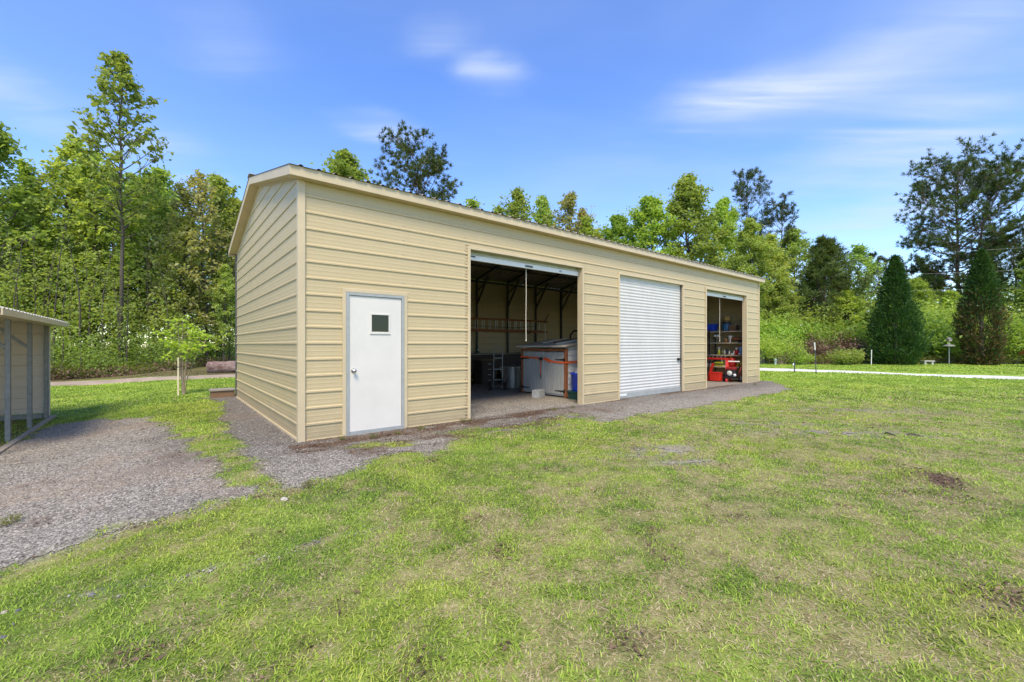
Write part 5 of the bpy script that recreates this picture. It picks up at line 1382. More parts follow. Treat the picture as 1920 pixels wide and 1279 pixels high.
def pine(H, cb, cr, nl, label, name='pine_tree', per=14, ln=.42, wd=.03, leafm='needle', shp='broad', tw=6, lean=.01, group=None, fork=False, el=(5, 50), r0=.011):
    tr = Tree(); k = 10
    def stem(x, y, h, r, z0=0.0, lx=0, ly=0):
        tp = [Vector((x + lx * (i / k) ** 1.5 + RNG.normal() * .004 * H * (i > 0), y + ly * (i / k) ** 1.5 + RNG.normal() * .004 * H * (i > 0), z0 + (h - z0) * i / k)) for i in range(k + 1)]
        tr.mb.tube(tp, [r * (1 - .88 * i / k) + .008 for i in range(k + 1)], 9, cap=False); return tp
    stems = [stem(0, 0, H * .97, H * r0, -.2, *(RNG.normal(size=2) * lean * H))]
    if fork: stems.append(stem(-.12, .1, H * .90, H * r0 * .85, -.2, -.11 * H, .02 * H)); 
    A, D = [], []
    for si, tp in enumerate(stems):
        n_ = nl if si == 0 else int(nl * .8)
        for i in range(n_):
            f = (i + RNG.random()) / n_; zf = cb + (.97 - cb) * f
            if shp == 'broad': prof = math.sin(PI * (.12 + .70 * f)) ** .8
            elif shp == 'cone': prof = (1 - f) ** .85 + .05
            else: prof = .45 + .55 * math.sin(PI * (.1 + .8 * f))
            l = cr * max(.15, prof) * (.6 + .6 * RNG.random()); az = i * 2.4 + RNG.normal() * .5 + si
            e = math.radians(el[0] + (el[1] - el[0]) * f + RNG.normal() * 8)
            q = zf / .97 * k; ii = min(int(q), k - 1); p0 = tp[ii].lerp(tp[ii + 1], min(1, q - ii))
            pts = tr.limb(p0, (math.cos(az) * math.cos(e), math.sin(az) * math.cos(e), math.sin(e)), l, max(.014, H * r0 * .30 * (1 - .5 * f)), .35, 6, .16)
            A.append(pts[-1][:]); D.append((pts[-1] - pts[-2]).normalized()[:])
            for j in range(tw):
                g = .40 + .58 * RNG.random(); qq = g * (len(pts) - 1); jj = min(int(qq), len(pts) - 2); b = pts[jj].lerp(pts[jj + 1], qq - jj)
                d = (pts[-1] - pts[0]).normalized() * .7 + Vector(RNG.normal(size=3) * .6); d.z = abs(d.z) * .5 + .2
                t2 = tr.limb(b, d, l * (.14 + .2 * RNG.random()) + .15, max(.008, H * r0 * .08), .3, 3)
                for p_, p__ in ((t2[-1], t2[-2]), (t2[-2], t2[-3])): A.append(p_[:]); D.append((p_ - p__).normalized()[:])
        A.append(tp[-1][:]); D.append((0, 0, 1))
    V, tint = needles(A, D, per, ln, wd, .75)
    return finish(tr, name, label, 'tree', 'bark_pine', leafm, V, tint, group=group)

CED1 = lambda f: float(np.interp(f, [0, .05, .15, .215, .415, .615, .815, .93, 1], [.72, .86, .95, .93, .80, .60, .33, .16, .05]))
CED2 = lambda f: float(np.interp(f, [0, .05, .2, .39, .57, .71, .85, .95, 1], [.62, .74, .96, .97, .84, .66, .40, .18, .05]))
def conifer_bush(H, R, n, label, name, size, leafm, prof, lump=.22, leafm2=None, brown_h=0, group=None):
    """dense cone of upswept sprays round a trunk"""
    tr = Tree(); tr.mb.tube([(0, 0, -.2), (.02, 0, H * .3), (0, .02, H * .65), (0, 0, H * .95)], [H * .018, H * .014, H * .008, .01], 8, cap=False)
    for i in range(46):
        f = RNG.random() * .85; az = RNG.random() * 6.28; l = R * prof(f) * (.5 + .4 * RNG.random())
        tr.limb((0, 0, H * f * .95 + .05), (math.cos(az), math.sin(az), .5), l, .018, .4, 4)
    nc = 260; cf = RNG.random(nc) ** 1.15; ca = RNG.random(nc) * 2 * PI; cj = .62 + .48 * RNG.random(nc) + .16 * (RNG.random(nc) > .9)
    ci = RNG.integers(0, nc, n); ct = RNG.random(nc)[ci]
    loc = RNG.normal(size=(n, 3)); prc = np.array([prof(k) for k in cf])
    f = np.clip(cf[ci] + loc[:, 2] * .24 / H, 0, 1.02); az = ca[ci] + loc[:, 0] * .22 / np.maximum(.25, R * prc[ci])
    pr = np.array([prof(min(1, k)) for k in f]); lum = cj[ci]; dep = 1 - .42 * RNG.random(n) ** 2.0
    fill = RNG.random(n) < .22; az = np.where(fill, RNG.random(n) * 2 * PI, az)
    r = R * pr * lum * dep
    c = np.stack([r * np.cos(az), r * np.sin(az), H * f * .97 + .03], 1)
    d = np.stack([np.cos(az) * .7, np.sin(az) * .7, .9 + 0 * az], 1) + .45 * RNG.normal(size=(n, 3))
    d /= np.linalg.norm(d, axis=1, keepdims=True); b = np.cross(d, RNG.normal(size=d.shape)); b /= np.linalg.norm(b, axis=1, keepdims=True)
    s = (size * (.6 + .8 * RNG.random(n)))[:, None]
    V = np.stack([c, c + d * s * .5 + b * s * .13, c + d * s, c + d * s * .5 - b * s * .13], 1)
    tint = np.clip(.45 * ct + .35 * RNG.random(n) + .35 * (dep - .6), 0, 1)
    root = thing(name, label, 'tree', group=group); tr.mb.build('trunk', 'bark', root)
    if leafm2:
        isb = RNG.random(n) < sstep(brown_h + .18, brown_h - .2, f + .3 * (fbm(az * 1.5, f * 6, 107, 3) - .5)) * .66
        Vb = V[isb].reshape(-1, 3)
        np_mesh('browned_foliage', Vb, [quad_idx(len(Vb) // 4)], leafm2, tint=np.repeat(tint[isb], 4), parent=root)
        V, tint = V[~isb], tint[~isb]
    V = V.reshape(-1, 3)
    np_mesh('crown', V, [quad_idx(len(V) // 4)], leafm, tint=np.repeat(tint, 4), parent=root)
    return root

def shrub(H, R, nst, n, size, leafm, label, name, cat='shrub', prof=None, clump=60, vase=False, group=None, up=.5, aspect=.5):
    tr = Tree(); anch = []
    for i in range(nst):
        az = RNG.random() * 6.28; sp = RNG.random() ** .6
        d = Vector((math.cos(az) * sp * R, math.sin(az) * sp * R, H * (.95 - .45 * sp * (0 if vase else 1)) * (.75 + .25 * RNG.random())))
        st_ = Vector((math.cos(az) * .08, math.sin(az) * .08, -.05))
        pts = tr.limb(st_, d, d.length * .95, .016 if H < 2.5 else .03, .15, 5, .18)
        lo = 2 if not vase else 3
        anch += pts[lo:]
        for j in range(5):
            g = .35 + .6 * RNG.random(); q = g * 5; ii = min(int(q), 4); b = pts[ii].lerp(pts[ii + 1], q - ii)
            e = Vector(RNG.normal(size=3) * .6) + d.normalized() * .5; t2 = tr.limb(b, e, d.length * .22, .006, .1, 3); anch += t2[1:] if not vase or b.z > H * .45 else []
    per = n / max(1, len(anch))
    V, tint = cluster([a[:] for a in anch], per, R * .13 + .03, size, up, aspect)
    V = V.reshape(-1, 4, 3); lowz = V[:, :, 2].min(1) > .01; V = V[lowz].reshape(-1, 3); tint = tint.reshape(-1, 4)[lowz].ravel()
    root = thing(name, label, cat, group=group); tr.mb.build('stems', 'bark_pale', root)
    np_mesh('foliage', V, [quad_idx(len(V) // 4)], leafm, tint=tint, parent=root)
    return root

PROTO = {}
def top_of(o):
    """height of the foliage of a plant as modelled"""
    zs = []
    for c in o.children:
        n = len(c.data.vertices); a = np.empty(n * 3, np.float32); c.data.vertices.foreach_get('co', a); zs.append(np.percentile(a[2::3], 99.9))
    return float(max(zs))

def plant(key, maker, H0, px, d, top, label=None, group=None, rz=None, wide=1.0):
    g = on_ground(px, d)
    Hn = CAM_H + (HORIZON - top) * d / F - g.z
    rz = RNG.random() * 6.28 if rz is None else rz
    first = key not in PROTO
    if first: PROTO[key] = maker(); PROTO[key]['_h'] = top_of(PROTO[key])
    sc_ = Hn / PROTO[key]['_h']
    if first:
        o = PROTO[key]; o.location = g; o.rotation_euler = (0, 0, rz); o.scale = (sc_ * wide, sc_ * wide, sc_)
        if label: o['label'] = label
        if group: o['group'] = group
        return o
    return dup(PROTO[key], g, rz, (sc_ * wide, sc_ * wide, sc_), label, group)
# ================================================================== the trees of the photograph
WOOD = 'slim leafy trees of the dense wood beyond the dirt road'
WL = 'slim spring green tree in the dense wood beyond the dirt road'
def mk_wood(v):
    leafs = ['leaf_spring', 'leaf_spring', 'leaf_mid', 'leaf_lime', 'leaf_olive', 'leaf_spring']
    return lambda: broadleaf(13, .10 + .04 * (v % 3), 2.2 + .25 * (v % 3), 56, (3 if v == 4 else 4.6), .18, .235, leafs[v], 'woodland_tree', WL, el=(12, 52), r0=.0075 + .001 * (v % 2), tw=5, topw=.35)
# single trees that stand out
plant('tall', lambda: broadleaf(17, .40, 2.3, 56, 3.6, .10, .22, 'leaf_mid', 'tall_tree', '', el=(25, 48), r0=.0062, tw=5, shp=.95, topw=.15, lean=.0, vary=.25), 17, 228, 23.5, 100, 'tall thin tree with sparse leaf tufts rising above the wood', None, 1.0)
plant('left_big', lambda: broadleaf(13, .16, 3.2, 54, 7, .18, .25, 'leaf_mid', 'broadleaf_tree', '', el=(10, 55), r0=.011), 13, -12, 23.5, 215, 'dark green tree at the frame edge, higher than its neighbours in the wood', None, .4)
plant('wood0', mk_wood(0), 13, 112, 26.0, 252, 'slim tree with a bare forked top left of the tall thin tree', None, 2.0)
plant('wood1', mk_wood(1), 13, 178, 26.5, 283, 'bright leafy tree close behind the tall thin tree, left of its trunk', None, 1.0)
plant('wood4', mk_wood(4), 13, 388, 27, 322, 'olive brown tree at the edge of the wood nearest the garage gable', None, .5, .95)
plant('wood4', None, 13, 335, 26.5, 345, 'olive brown tree between the tall thin tree and the garage', None, 3.0)
plant('wood2', mk_wood(2), 13, 285, 27.5, 322, 'mid green tree right of the tall thin trunk', None, 4.0)
plant('wood3', mk_wood(3), 13, 40, 25.5, 292, 'lime green tree behind the open shed roof', None, 4.0)
plant('wood5', mk_wood(5), 13, 442, 30, 372, 'slim tree half hidden by the garage gable', None, 4.4)
fill = []
for d0, n, lo, hi, x0, x1 in ((24.5, 10, 360, 500, -330, 455), (27.5, 9, 300, 430, -330, 450), (31, 9, 310, 420, -330, 440), (36, 9, 320, 430, -330, 440)):
    for i in range(n):
        fill.append((x0 + (x1 - x0) * (i + .2 + .6 * RNG.random()) / n, d0 + RNG.random() * 2.6, lo + (hi - lo) * RNG.random()))
for i, (px, d, top) in enumerate(fill):
    if px > 300: top += 25
    key = 'wood%d' % RNG.choice([0, 1, 2, 3, 4, 5], p=[.22, .2, .18, .16, .1, .14])
    if 270 < px and key == 'wood3': key = 'wood2'
    plant(key, None, 13, px, d, top, WL, WOOD)
# crowns over the garage roof
plant('maple0', lambda: broadleaf(15, .22, 3.6, 56, 15, .24, .25, 'leaf_mid', 'broadleaf_tree', '', el=(8, 55), r0=.013, tw=5), 15, 640, 38, 283, 'round green crown behind the garage roof near its gable end', None, .3)
plant('pine_mid', lambda: pine(18, .48, 4.4, 44, '', per=30, ln=.38, wd=.022, shp='round', tw=11), 18, 795, 41, 249, 'open crowned pine over the middle of the garage roof', None, .8)
plant('slender0', lambda: broadleaf(13, .30, 2.4, 46, 9, .18, .20, 'leaf_spring', 'slender_tree', '', el=(35, 70), r0=.008, tw=4), 13, 972, 42, 355, 'slender upright tree just right of the roof pine', None, .8)
plant('slender0', None, 13, 1012, 43, 368, 'small upright tree between two slender ones over the garage roof', None, 2.2)
plant('slender1', lambda: broadleaf(13, .35, 2.6, 40, 7, .15, .2, 'leaf_olive', 'slender_tree', '', el=(35, 70), r0=.008, tw=4), 13, 1062, 42, 360, 'thin see through tree over the roof above the first opening', None, .8)
plant('wood0', None, 13, 1130, 42, 428, 'low round treetop over the roof above the white roller door', None)
plant('wood2', None, 13, 880, 43, 372, 'low treetop peeping over the roof right of the pine', None)
plant('wood3', None, 13, 1085, 40, 405, 'lime green treetop low over the garage roof', None)
# right of the roof
plant('maple1', lambda: broadleaf(15, .16, 3.3, 62, 15, .24, .25, 'leaf_lime', 'broadleaf_tree', '', el=(8, 58), r0=.013, tw=5), 15, 1222, 38, 372, 'yellow green tree left of the tallest leafy tree behind the garage', None, .4, 1.05)
plant('maple2', lambda: broadleaf(16, .12, 3.4, 66, 17, .24, .25, 'leaf_spring', 'broadleaf_tree', '', el=(10, 60), r0=.013, tw=5), 16, 1297, 38, 326, 'tallest leafy tree behind the far end of the garage', None, .9, 1.05)
plant('maple1', None, 15, 1350, 39, 372, 'yellowish leafy tree between the tallest leafy tree and a thin pine', None, 2.9, .7)
plant('pine_thin', lambda: pine(18, .55, 2.7, 34, '', per=19, ln=.36, wd=.019, shp='round', tw=8, r0=.008), 18, 1404, 44, 313, 'thin dark pine standing above the bright trees', None, .8)
plant('maple2', None, 16, 1400, 36, 412, 'fresh green tree in front of the thin dark pine', None, 4.1, .95)
plant('pine_thin', None, 18, 1462, 42, 368, 'shorter dark pine right of the thin pine', None, 3.4, 1.15)
plant('maple0', None, 15, 1492, 40, 428, 'dark leafy tree beyond the end of the garage roof', None, 1.4, .8)
plant('young_pine', lambda: pine(11, .06, 4.2, 92, '', 'young_pine', per=18, ln=.42, wd=.022, leafm='needle_fresh', shp='cone', tw=7, el=(18, 62)), 11, 1545, 36, 445, 'broad young pine with pale upright shoots past the garage end', None, .6, 1.4)
plant('wood2', None, 13, 1605, 40, 458, 'leafy tree right of the young pine', None, .6, 1.1)
plant('pine_dark', lambda: pine(12, .25, 3.0, 50, '', per=20, ln=.38, wd=.021, shp='round', tw=8), 12, 1645, 42, 470, 'dark pine peeping over the pointed green cedar', None, .6)
plant('pine_big', lambda: pine(21, .34, 6.6, 56, '', per=28, ln=.46, wd=.025, shp='broad', tw=12, fork=True, el=(0, 48), r0=.0135), 21, 1800, 41, 281, 'huge wide crowned pine with forked trunk at the right', None, 2.4)
plant('pine_dark', None, 12, 1905, 38, 415, 'dark pine at the right frame edge below the huge pine', None, 1.9, 1.2)
plant('maple1', None, 15, 1935, 36, 470, 'lime green tree at the right frame edge', None, 1.9, .9)
plant('maple1', None, 15, 1720, 40, 520, 'lime green tree between the pointed cedar and the browned cedar', None, 3.9, 1.1)
plant('maple2', None, 16, 1660, 36, 545, 'bright tree just left behind the pointed cedar', None, 2.5, 1.1)
plant('maple1', None, 15, 1590, 34.5, 545, 'low lime tree in front of the young pine', None, .2, 1.3)
plant('maple2', None, 16, 1470, 35, 510, 'bright green tree beside the garage end wall', None, .2, 1.1)
plant('maple1', None, 15, 1790, 37, 545, 'lime tree over the dark playhouse roof', None, 5.2, 1.2)
plant('maple0', None, 15, 1990, 33, 520, 'dark leafy tree just off the right frame edge', None, 2.2, 1.0)
for px, d, top, k_, lb in ((1440, 37, 440, 'maple2', 'fresh green tree just past the garage roof corner'), (1540, 39.5, 478, 'maple0', 'dark leafy tree hidden behind the young pine'), (1575, 36, 520, 'maple1', 'lime tree right of the young pine foot'),
                        (1690, 44, 500, 'pine_dark', 'dark pine behind the tip of the pointed cedar'), (1745, 43, 505, 'maple0', 'dark leafy tree under the huge pine trunk'), (1850, 40, 480, 'maple2', 'green tree behind the tip of the browned cedar'),
                        (930, 42, 385, 'slender0', 'slender treetop right of the roof pine foot'), (1100, 42, 392, 'slender1', 'thin see through treetop left of the yellow green tree'), (1165, 40, 405, 'maple1', 'small yellow green treetop over the roof')):
    plant(k_, None, {'maple0': 15, 'maple1': 15, 'maple2': 16, 'pine_dark': 12, 'slender0': 13, 'slender1': 13}[k_], px, d, top, lb)
# two cedars on the lawn edge
plant('cedar', lambda: conifer_bush(7.3, 1.62, 24000, '', 'cedar_tree', .21, 'cedar', CED1), 7.3, 1678, 28.6, 480, 'dense pointed dark green cedar on the lawn edge', None, .5)
plant('cedar2', lambda: conifer_bush(7.6, 1.16, 19000, '', 'cedar_tree', .21, 'cedar', CED2, .2, 'cedar_brown', .55), 7.6, 1840, 28.2, 468, 'tall cedar with browned lower half on the lawn edge', None, .5)
# shrubs at the lawn edge
plant('vase', lambda: shrub(2.0, 1.45, 15, 4200, .12, 'leaf_lime', '', 'shrub', vase=True), 2.0, 1463, 28.8, 628, 'vase shaped lime green shrub right beside the garage end')
plant('round', lambda: shrub(1.1, .62, 22, 3600, .085, 'leaf_mid', '', 'shrub'), 1.1, 1501, 28.6, 652, 'clipped round dark green shrub behind the short stake')
plant('round2', lambda: shrub(1.2, .85, 24, 3800, .10, 'leaf_spring', '', 'shrub'), 1.2, 1585, 28.4, 652, 'loose light green shrub left of the white pipe post')
plant('dead', lambda: shrub(2.2, 1.3, 30, 3600, .10, 'dead', '', 'shrub', up=.2), 2.2, 1520, 31.5, 622, 'pinkish brown dead brush behind the round shrub')
plant('dead', None, 2.2, 1575, 31.8, 618, 'tallest dead brush behind the loose light green shrub', None, 2.0, 1.2)
plant('dead', None, 2.2, 1608, 31.2, 634, 'dead brush nearest the white pipe post', None, 4.0)
plant('dead', None, 2.2, 1484, 31.4, 634, 'dead brush behind the vase shaped shrub', None, 5.0)
big = lambda: shrub(3.6, 2.4, 34, 9000, .17, 'leaf_lime', '', 'large_shrub')
for px, d, top, lb in ((1660, 33, 560, 'lime shrub behind the left side of the pointed cedar'), (1732, 32, 585, 'lime shrub in the gap between the two cedars'), (1768, 36, 560, 'tall lime shrub behind the bird feeder'),
                       (1905, 30.5, 585, 'lime shrub right of the browned cedar'), (1960, 29.5, 600, 'lime shrub off the right frame edge'), (1620, 34, 590, 'lime shrub above the dead brush'), (1540, 34, 590, 'lime shrub above the round shrub'),
                       (1490, 34, 585, 'lime shrub above the vase shaped shrub'), (1445, 33, 590, 'lime shrub close to the garage end')):
    plant('big', big, 3.6, px, d, top, lb, 'lime green shrubs along the lawn edge')
# weeds along the far lawn edge
wd_ = lambda: shrub(.7, .42, 12, 420, .085, 'weed', '', 'weed_clump', 'weeds', up=.3, aspect=.3)
for i in range(26):
    px = 1425 + 500 * (i + RNG.random()) / 26
    plant('weed', wd_, .7, px, 29.2 + RNG.random() * 1.6, 668 - 9 * RNG.random(), 'yellow green weed clump along the edge of the far lawn', 'weeds along the far lawn edge')
for i in range(34):
    px = -150 + 590 * (i + RNG.random()) / 34; d = float(np.interp(px, [-260, -60, 92, 230, 340, 385, 440, 520], [15.7, 17.8, 19.6, 21.5, 23.0, 26.4, 27.0, 28.0])) + RNG.random() * .8
    plant('weed', None, .7, px, d, HORIZON + (CAM_H + .35 - .45 - .5 * RNG.random()) * F / d - 0, 'yellow green weed clump on the far verge of the dirt road', 'weeds beyond the dirt road')
# small weeds on the gravel
def tuft(px, py, h, label):
    g = G(px, py); o = dup(PROTO['weed'], g, RNG.random() * 6, h / .7, label); o.name = 'weed_clump'; return o
tuft(18, 985, .13, 'little weed clump alone in the gravel near the frame edge')
tuft(578, 706 + 208, .10, 'little weed clump on the gravel apron below the garage corner')
for k, (px, py) in enumerate(((640, 826), (700, 822), (745, 815), (790, 806), (868, 792), (880, 790), (1040, 770), (1075, 765), (1415, 722))):
    tuft(px, py, .07 + .04 * RNG.random(), 'tiny weed growing against the foot of the garage front')['group'] = 'weeds along the garage foot'

# --- young tree with stake in the left lawn
def sapling():
    tr = Tree(); anch = []
    for (dx, dy, h, f) in ((-.14, .02, 2.1, 0), (.02, -.03, 2.25, 0), (.55, .05, 1.75, 1), (.30, -.1, 1.55, 1), (-.25, .1, 1.6, 0), (.12, .1, 1.95, 0)):
        pts = [Vector((dx * .05, dy * .05, -.05)), Vector((dx * .18, dy * .2, h * .28)), Vector((dx * .45, dy * .5, h * .55)), Vector((dx * .8, dy, h * .8)), Vector((dx * 1.15, dy * 1.4, h))]
        tr.mb.tube(pts, [.017, .014, .011, .008, .004], 7, cap=False); anch += [pts[3].lerp(pts[4], .5), pts[4], pts[4]]
        for j in range(7):
            q = 1.9 + 2.0 * RNG.random(); ii = min(int(q), 3); b = pts[ii].lerp(pts[ii + 1], q - ii)
            az = RNG.random() * 6.28
            t2 = tr.limb(b, (math.cos(az), math.sin(az), .35), .22 + .38 * RNG.random(), .006, .3, 4); anch += t2[2:]
    anch = [a for a in anch if a.z > .85 or RNG.random() < .12]
    V, tint = cluster([a[:] for a in anch], 4.2, .055, .10, .8, .65)
    root = thing('sapling', '', 'tree'); tr.mb.build('trunk', 'bark_pale', root)
    np_mesh('crown', V, [quad_idx(len(V) // 4)], M['leaf_sapling'], tint=tint, parent=root); return root
sg = G(343, 740)
so = sapling(); so.location = sg; so.scale = (1.05, 1.05, .90); so['label'] = 'young lime green sapling on the left lawn beside its wooden stake'
o = thing('stake', 'pale wooden stake supporting the young sapling', 'stake', (sg.x - .03, sg.y - .12, sg.z))
m = MB(); m.bbox((-.018, -.012, -.1), (.018, .012, 1.02), .004); m.build('shaft', 'stake_wood', o)
m = MB(); m.tube([(-.03, -.02, .75), (.03, -.02, .76), (.06, .1, .76), (0, .16, .75), (-.04, .05, .75), (-.03, -.02, .75)], .006, 5); m.build('tie', 'black', o)

# ------------------------------------------------------------------ understory and far woods: masses nobody could count
def mass(name, n, pts_fn, size, leafm, stems=0, up=.4):
    c = pts_fn(n)
    V = leaf_quads(c, size * (.5 + 1.0 * RNG.random(len(c))), up, .55)
    tint = np.clip(.55 * fbm(c[:, 0] * .9 + c[:, 2], c[:, 1] * .9 + c[:, 2] * .7, 121, 3) * 1.2 + .45 * RNG.random(len(c)) - .05, 0, 1)
    Fq = [quad_idx(len(c))]; V = V.reshape(-1, 3); tint = np.repeat(tint, 4); mats = [leafm]
    o = np_mesh(name, V, Fq, mats, tint=tint); return tag(o, kind='stuff')
def band_pts(x0, x1, d0, d1, h, pw=1.6, thr=.42, fs=.9):
    def f(n):
        px = x0 + (x1 - x0) * RNG.random(n); d = d0(px) + d1 * RNG.random(n); x = (px - 960) / F * d
        hh = h * (.35 + 1.0 * fbm(x * .5, d * .5, 131, 3)); z = tz(x, d) + .05 + hh * RNG.random(n) ** pw
        k = fbm(x * fs + z * .8, d * fs + z * .6, 133, 3) > thr + .10 * (RNG.random(n) - .5)
        return np.stack([x, d, z], 1)[k]
    return f
dl = lambda px: np.interp(px, [-300, -60, 92, 230, 350, 385, 440, 520], [15.5, 17.6, 19.5, 21.4, 23.0, 26.3, 27.4, 28.4])
mass('undergrowth', 46000, band_pts(-330, 460, lambda p: dl(p) + .8, 6.0, 4.6, 1.6, .46), .15, 'leaf_spring')
mass('undergrowth', 34000, band_pts(-330, 460, dl, 4.0, 2.4, 1.5, .44), .11, 'leaf_mid')
mass('undergrowth', 9000, band_pts(-330, 460, lambda p: dl(p) - .3, 1.6, .55, 1.6, .40), .10, 'dead')
mass('undergrowth', 30000, band_pts(1410, 2050, lambda p: 30.5 + 0 * p, 5, 3.0, 1.4, .42), .14, 'leaf_mid')
mass('undergrowth', 26000, band_pts(1410, 2050, lambda p: 31.5 + 0 * p, 5, 4.6, 1.2, .45), .16, 'leaf_lime')
mass('distant_woods', 50000, band_pts(500, 2150, lambda p: 47 + 0 * p, 9, 9.0, .95, .36, .45), .36, 'leaf_mid')
mass('distant_woods', 14000, band_pts(-450, 470, lambda p: 33 + 0 * p, 5, 2.6, 1.2, .34, .8), .2, 'leaf_mid')
mass('distant_woods', 8000, band_pts(-450, 470, lambda p: 38 + 0 * p, 6, 7.0, 1.2, .44, .6), .24, 'leaf_spring')

# thin bare stems among the left wood
STEMG = 'thin bare saplings of the wood beyond the dirt road'
def thin_stem():
    tr = Tree(); pts = tr.limb((0, 0, -.1), (.02, .0, 1), 6.5, .045, .1, 7, .10)
    A = []
    for j in range(9):
        q = 2.5 + 4.3 * RNG.random(); ii = min(int(q), 6); b = pts[ii].lerp(pts[ii + 1], q - ii); az = RNG.random() * 6.28
        A += tr.limb(b, (math.cos(az), math.sin(az), .6), .5 + .7 * RNG.random(), .01, .3, 3)[1:]
    V, tint = cluster([a[:] for a in A], 9, .12, .12)
    return finish(tr, 'thin_sapling', '', 'tree', 'bark', 'leaf_spring', V, tint)
for i in range(46):
    px = -200 + 650 * (i + RNG.random()) / 46; d = float(dl(px)) + .3 + 4 * RNG.random()
    plant('stem', thin_stem, 6.4, px, d, 400 + 110 * RNG.random(), 'thin bare stemmed sapling at the front of the dense wood', STEMG)

# ================================================================== sky, sun, camera
SUN = Vector((.03, -.70, 1.0)).normalized()
EL_S = math.asin(SUN.z); AZ = math.atan2(SUN.x, SUN.y)
w = bpy.data.worlds.new('World'); bpy.context.scene.world = w; w.use_nodes = True
nt = w.node_tree; nt.nodes.clear()
out = nt.nodes.new('ShaderNodeOutputWorld'); bg = nt.nodes.new('ShaderNodeBackground'); bg.inputs['Strength'].default_value = SKY_STRENGTH
nt.links.new(bg.outputs[0], out.inputs['Surface'])
sky = nt.nodes.new('ShaderNodeTexSky'); sky.sky_type = 'NISHITA'; sky.sun_disc = False; sky.sun_elevation = EL_S; sky.sun_rotation = AZ
sky.altitude = 0; sky.air_density = 1.0; sky.dust_density = .25; sky.ozone_density = 3.0
tc = nt.nodes.new('ShaderNodeTexCoord')
sep = nt.nodes.new('ShaderNodeSeparateXYZ'); nt.links.new(tc.outputs['Generated'], sep.inputs[0])
def mth(op, a=None, b=None, c=None):
    n = nt.nodes.new('ShaderNodeMath'); n.operation = op
    for i, v in enumerate((a, b, c)):
        if v is None: continue
        if isinstance(v, (int, float)): n.inputs[i].default_value = v
        else: nt.links.new(v, n.inputs[i])
    return n.outputs[0]
zc = mth('MAXIMUM', sep.outputs['Z'], .03)
cx_ = mth('DIVIDE', sep.outputs['X'], zc); cy_ = mth('DIVIDE', sep.outputs['Y'], zc)
cmb = nt.nodes.new('ShaderNodeCombineXYZ'); nt.links.new(cx_, cmb.inputs[0]); nt.links.new(cy_, cmb.inputs[1])
hs = nt.nodes.new('ShaderNodeHueSaturation'); hs.inputs['Saturation'].default_value = SKY_SAT; hs.inputs['Value'].default_value = SKY_VAL; hs.inputs['Hue'].default_value = SKY_HUE
nt.links.new(sky.outputs[0], hs.inputs['Color'])
# the cloud layer, its outlines torn by noise, and wispy noise drawn out along the wind
wn_ = nt.nodes.new('ShaderNodeTexNoise'); wn_.inputs['Scale'].default_value = 1.1; wn_.inputs['Detail'].default_value = 5.0; wn_.inputs['Roughness'].default_value = .55
nt.links.new(cmb.outputs[0], wn_.inputs['Vector'])
wa_ = nt.nodes.new('ShaderNodeVectorMath'); wa_.operation = 'MULTIPLY_ADD'; wa_.inputs[1].default_value = (.5, .5, 0); nt.links.new(wn_.outputs['Color'], wa_.inputs[0])
wo_ = nt.nodes.new('ShaderNodeVectorMath'); wo_.operation = 'SUBTRACT'; wo_.inputs[1].default_value = (.25, .25, 0); nt.links.new(cmb.outputs[0], wo_.inputs[0]); nt.links.new(wo_.outputs[0], wa_.inputs[2])
def wisps(sc, sx, sy, rot, lo, hi, det=6.0, dist=.6):
    mp = nt.nodes.new('ShaderNodeMapping'); mp.inputs['Rotation'].default_value = (0, 0, rot); mp.inputs['Scale'].default_value = (sx, sy, 1)
    nt.links.new(cmb.outputs[0], mp.inputs['Vector'])
    n = nt.nodes.new('ShaderNodeTexNoise'); n.inputs['Scale'].default_value = sc; n.inputs['Detail'].default_value = det; n.inputs['Roughness'].default_value = .5; n.inputs['Distortion'].default_value = dist
    nt.links.new(mp.outputs[0], n.inputs['Vector'])
    r = nt.nodes.new('ShaderNodeMapRange'); r.interpolation_type = 'SMOOTHSTEP'; r.inputs['From Min'].default_value = lo; r.inputs['From Max'].default_value = hi
    nt.links.new(n.outputs['Fac'], r.inputs['Value']); return r.outputs[0]
def cp(px, py):
    x, z = (px - 960) / F, (HORIZON - py) / F; return x / z, 1 / z
def streak(p, q, b, k):
    """one cirrus streak between two points of the cloud layer, b half as wide"""
    a0, a1 = Vector(cp(*p)), Vector(cp(*q)); c = (a0 + a1) / 2; h = (a1 - a0) / 2
    ang = math.atan2(h.y, h.x)
    sub = nt.nodes.new('ShaderNodeVectorMath'); sub.operation = 'SUBTRACT'; nt.links.new(wa_.outputs[0], sub.inputs[0]); sub.inputs[1].default_value = (c.x, c.y, 0)
    rt = nt.nodes.new('ShaderNodeVectorRotate'); rt.rotation_type = 'Z_AXIS'; rt.inputs['Angle'].default_value = -ang; nt.links.new(sub.outputs[0], rt.inputs['Vector'])
    dv = nt.nodes.new('ShaderNodeVectorMath'); dv.operation = 'DIVIDE'; nt.links.new(rt.outputs[0], dv.inputs[0]); dv.inputs[1].default_value = (h.length * 1.5, b * 1.7, 1)
    ln = nt.nodes.new('ShaderNodeVectorMath'); ln.operation = 'LENGTH'; nt.links.new(dv.outputs[0], ln.inputs[0])
    r = nt.nodes.new('ShaderNodeMapRange'); r.interpolation_type = 'SMOOTHERSTEP'; r.inputs['From Min'].default_value = 1.0; r.inputs['From Max'].default_value = 0.0; r.inputs['To Max'].default_value = k
    nt.links.new(ln.outputs['Value'], r.inputs['Value']); return r.outputs[0]
fine = wisps(1.5, .35, 3.0, .38, .28, .78); soft = wisps(.7, .8, 1.5, .5, .30, .80, 4.0, .3)
acc = None
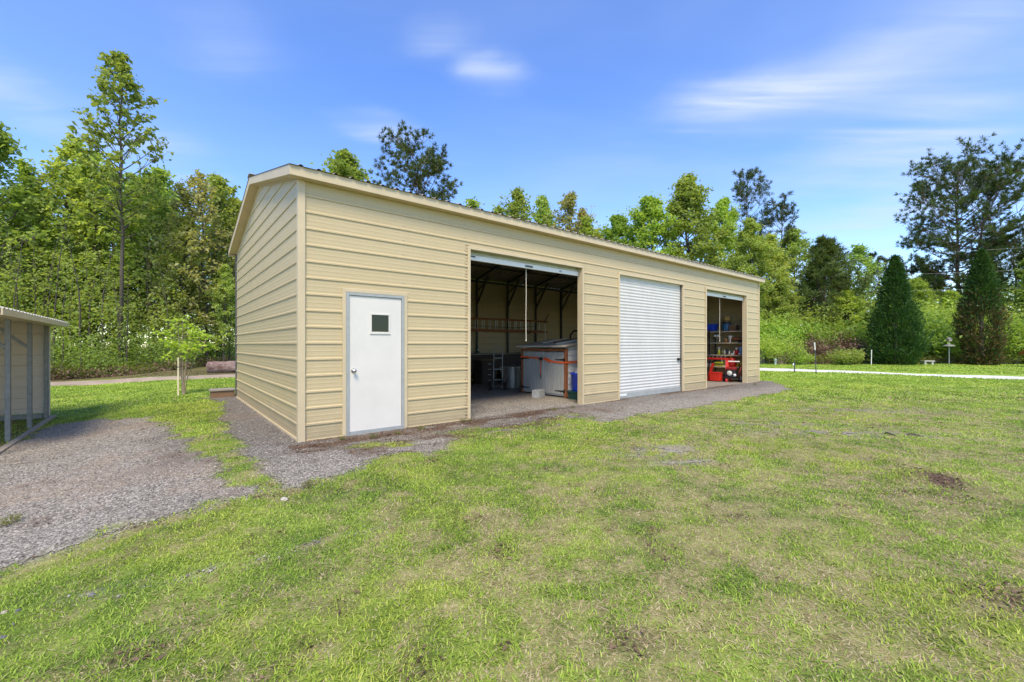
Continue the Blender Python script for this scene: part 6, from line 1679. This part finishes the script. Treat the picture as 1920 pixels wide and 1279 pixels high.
for p, q, b, k in STREAKS:
    s_ = streak(p, q, b, k); acc = s_ if acc is None else mth('ADD', acc, s_)
texd = mth('MULTIPLY', acc, mth('MULTIPLY_ADD', fine, 1.25, .10))
veil = mth('MULTIPLY', soft, VEIL)
right = nt.nodes.new('ShaderNodeMapRange'); right.interpolation_type = 'SMOOTHSTEP'; right.inputs['From Min'].default_value = -1.2; right.inputs['From Max'].default_value = 3.2; right.inputs['To Min'].default_value = .45; right.inputs['To Max'].default_value = 1.6
nt.links.new(cx_, right.inputs['Value'])
tot = mth('MINIMUM', mth('ADD', texd, mth('MULTIPLY', veil, right.outputs[0])), .9)
up = nt.nodes.new('ShaderNodeMapRange'); up.interpolation_type = 'SMOOTHSTEP'; up.inputs['From Min'].default_value = .04; up.inputs['From Max'].default_value = .16; nt.links.new(sep.outputs['Z'], up.inputs['Value'])
tot = mth('MULTIPLY', tot, up.outputs[0])
mx = nt.nodes.new('ShaderNodeMix'); mx.data_type = 'RGBA'; mx.inputs[7].default_value = CLOUD
nt.links.new(tot, mx.inputs[0]); nt.links.new(hs.outputs[0], mx.inputs[6]); nt.links.new(mx.outputs[2], bg.inputs['Color'])

sl = bpy.data.lights.new('sun', 'SUN'); sl.energy = SUN_E; sl.angle = math.radians(SUN_ANG); sl.color = (1, .88, .68)
so_ = bpy.data.objects.new('sun', sl); COL.objects.link(so_); so_.rotation_euler = SUN.to_track_quat('Z', 'Y').to_euler(); so_.location = (20, -10, 40)

cam = bpy.data.cameras.new('camera'); co = bpy.data.objects.new('camera', cam); COL.objects.link(co)
cam.sensor_width = 36; cam.lens = F / 1920 * 36; cam.shift_y = (HORIZON - 639.5) / 1920; cam.clip_start = .05; cam.clip_end = 1500
co.location = (0, 0, CAM_H); co.rotation_euler = (PI / 2, 0, 0)
sc_n = bpy.context.scene; sc_n.camera = co
sc_n.view_settings.view_transform = 'Standard'; sc_n.view_settings.look = 'None'; sc_n.view_settings.gamma = 1; sc_n.view_settings.exposure = EXPOSURE
sc_n.render.engine = 'CYCLES'; sc_n.cycles.max_bounces = 12; sc_n.cycles.diffuse_bounces = 8; sc_n.cycles.glossy_bounces = 3; sc_n.cycles.transmission_bounces = 8
sc_n.cycles.use_denoising = DENOISE
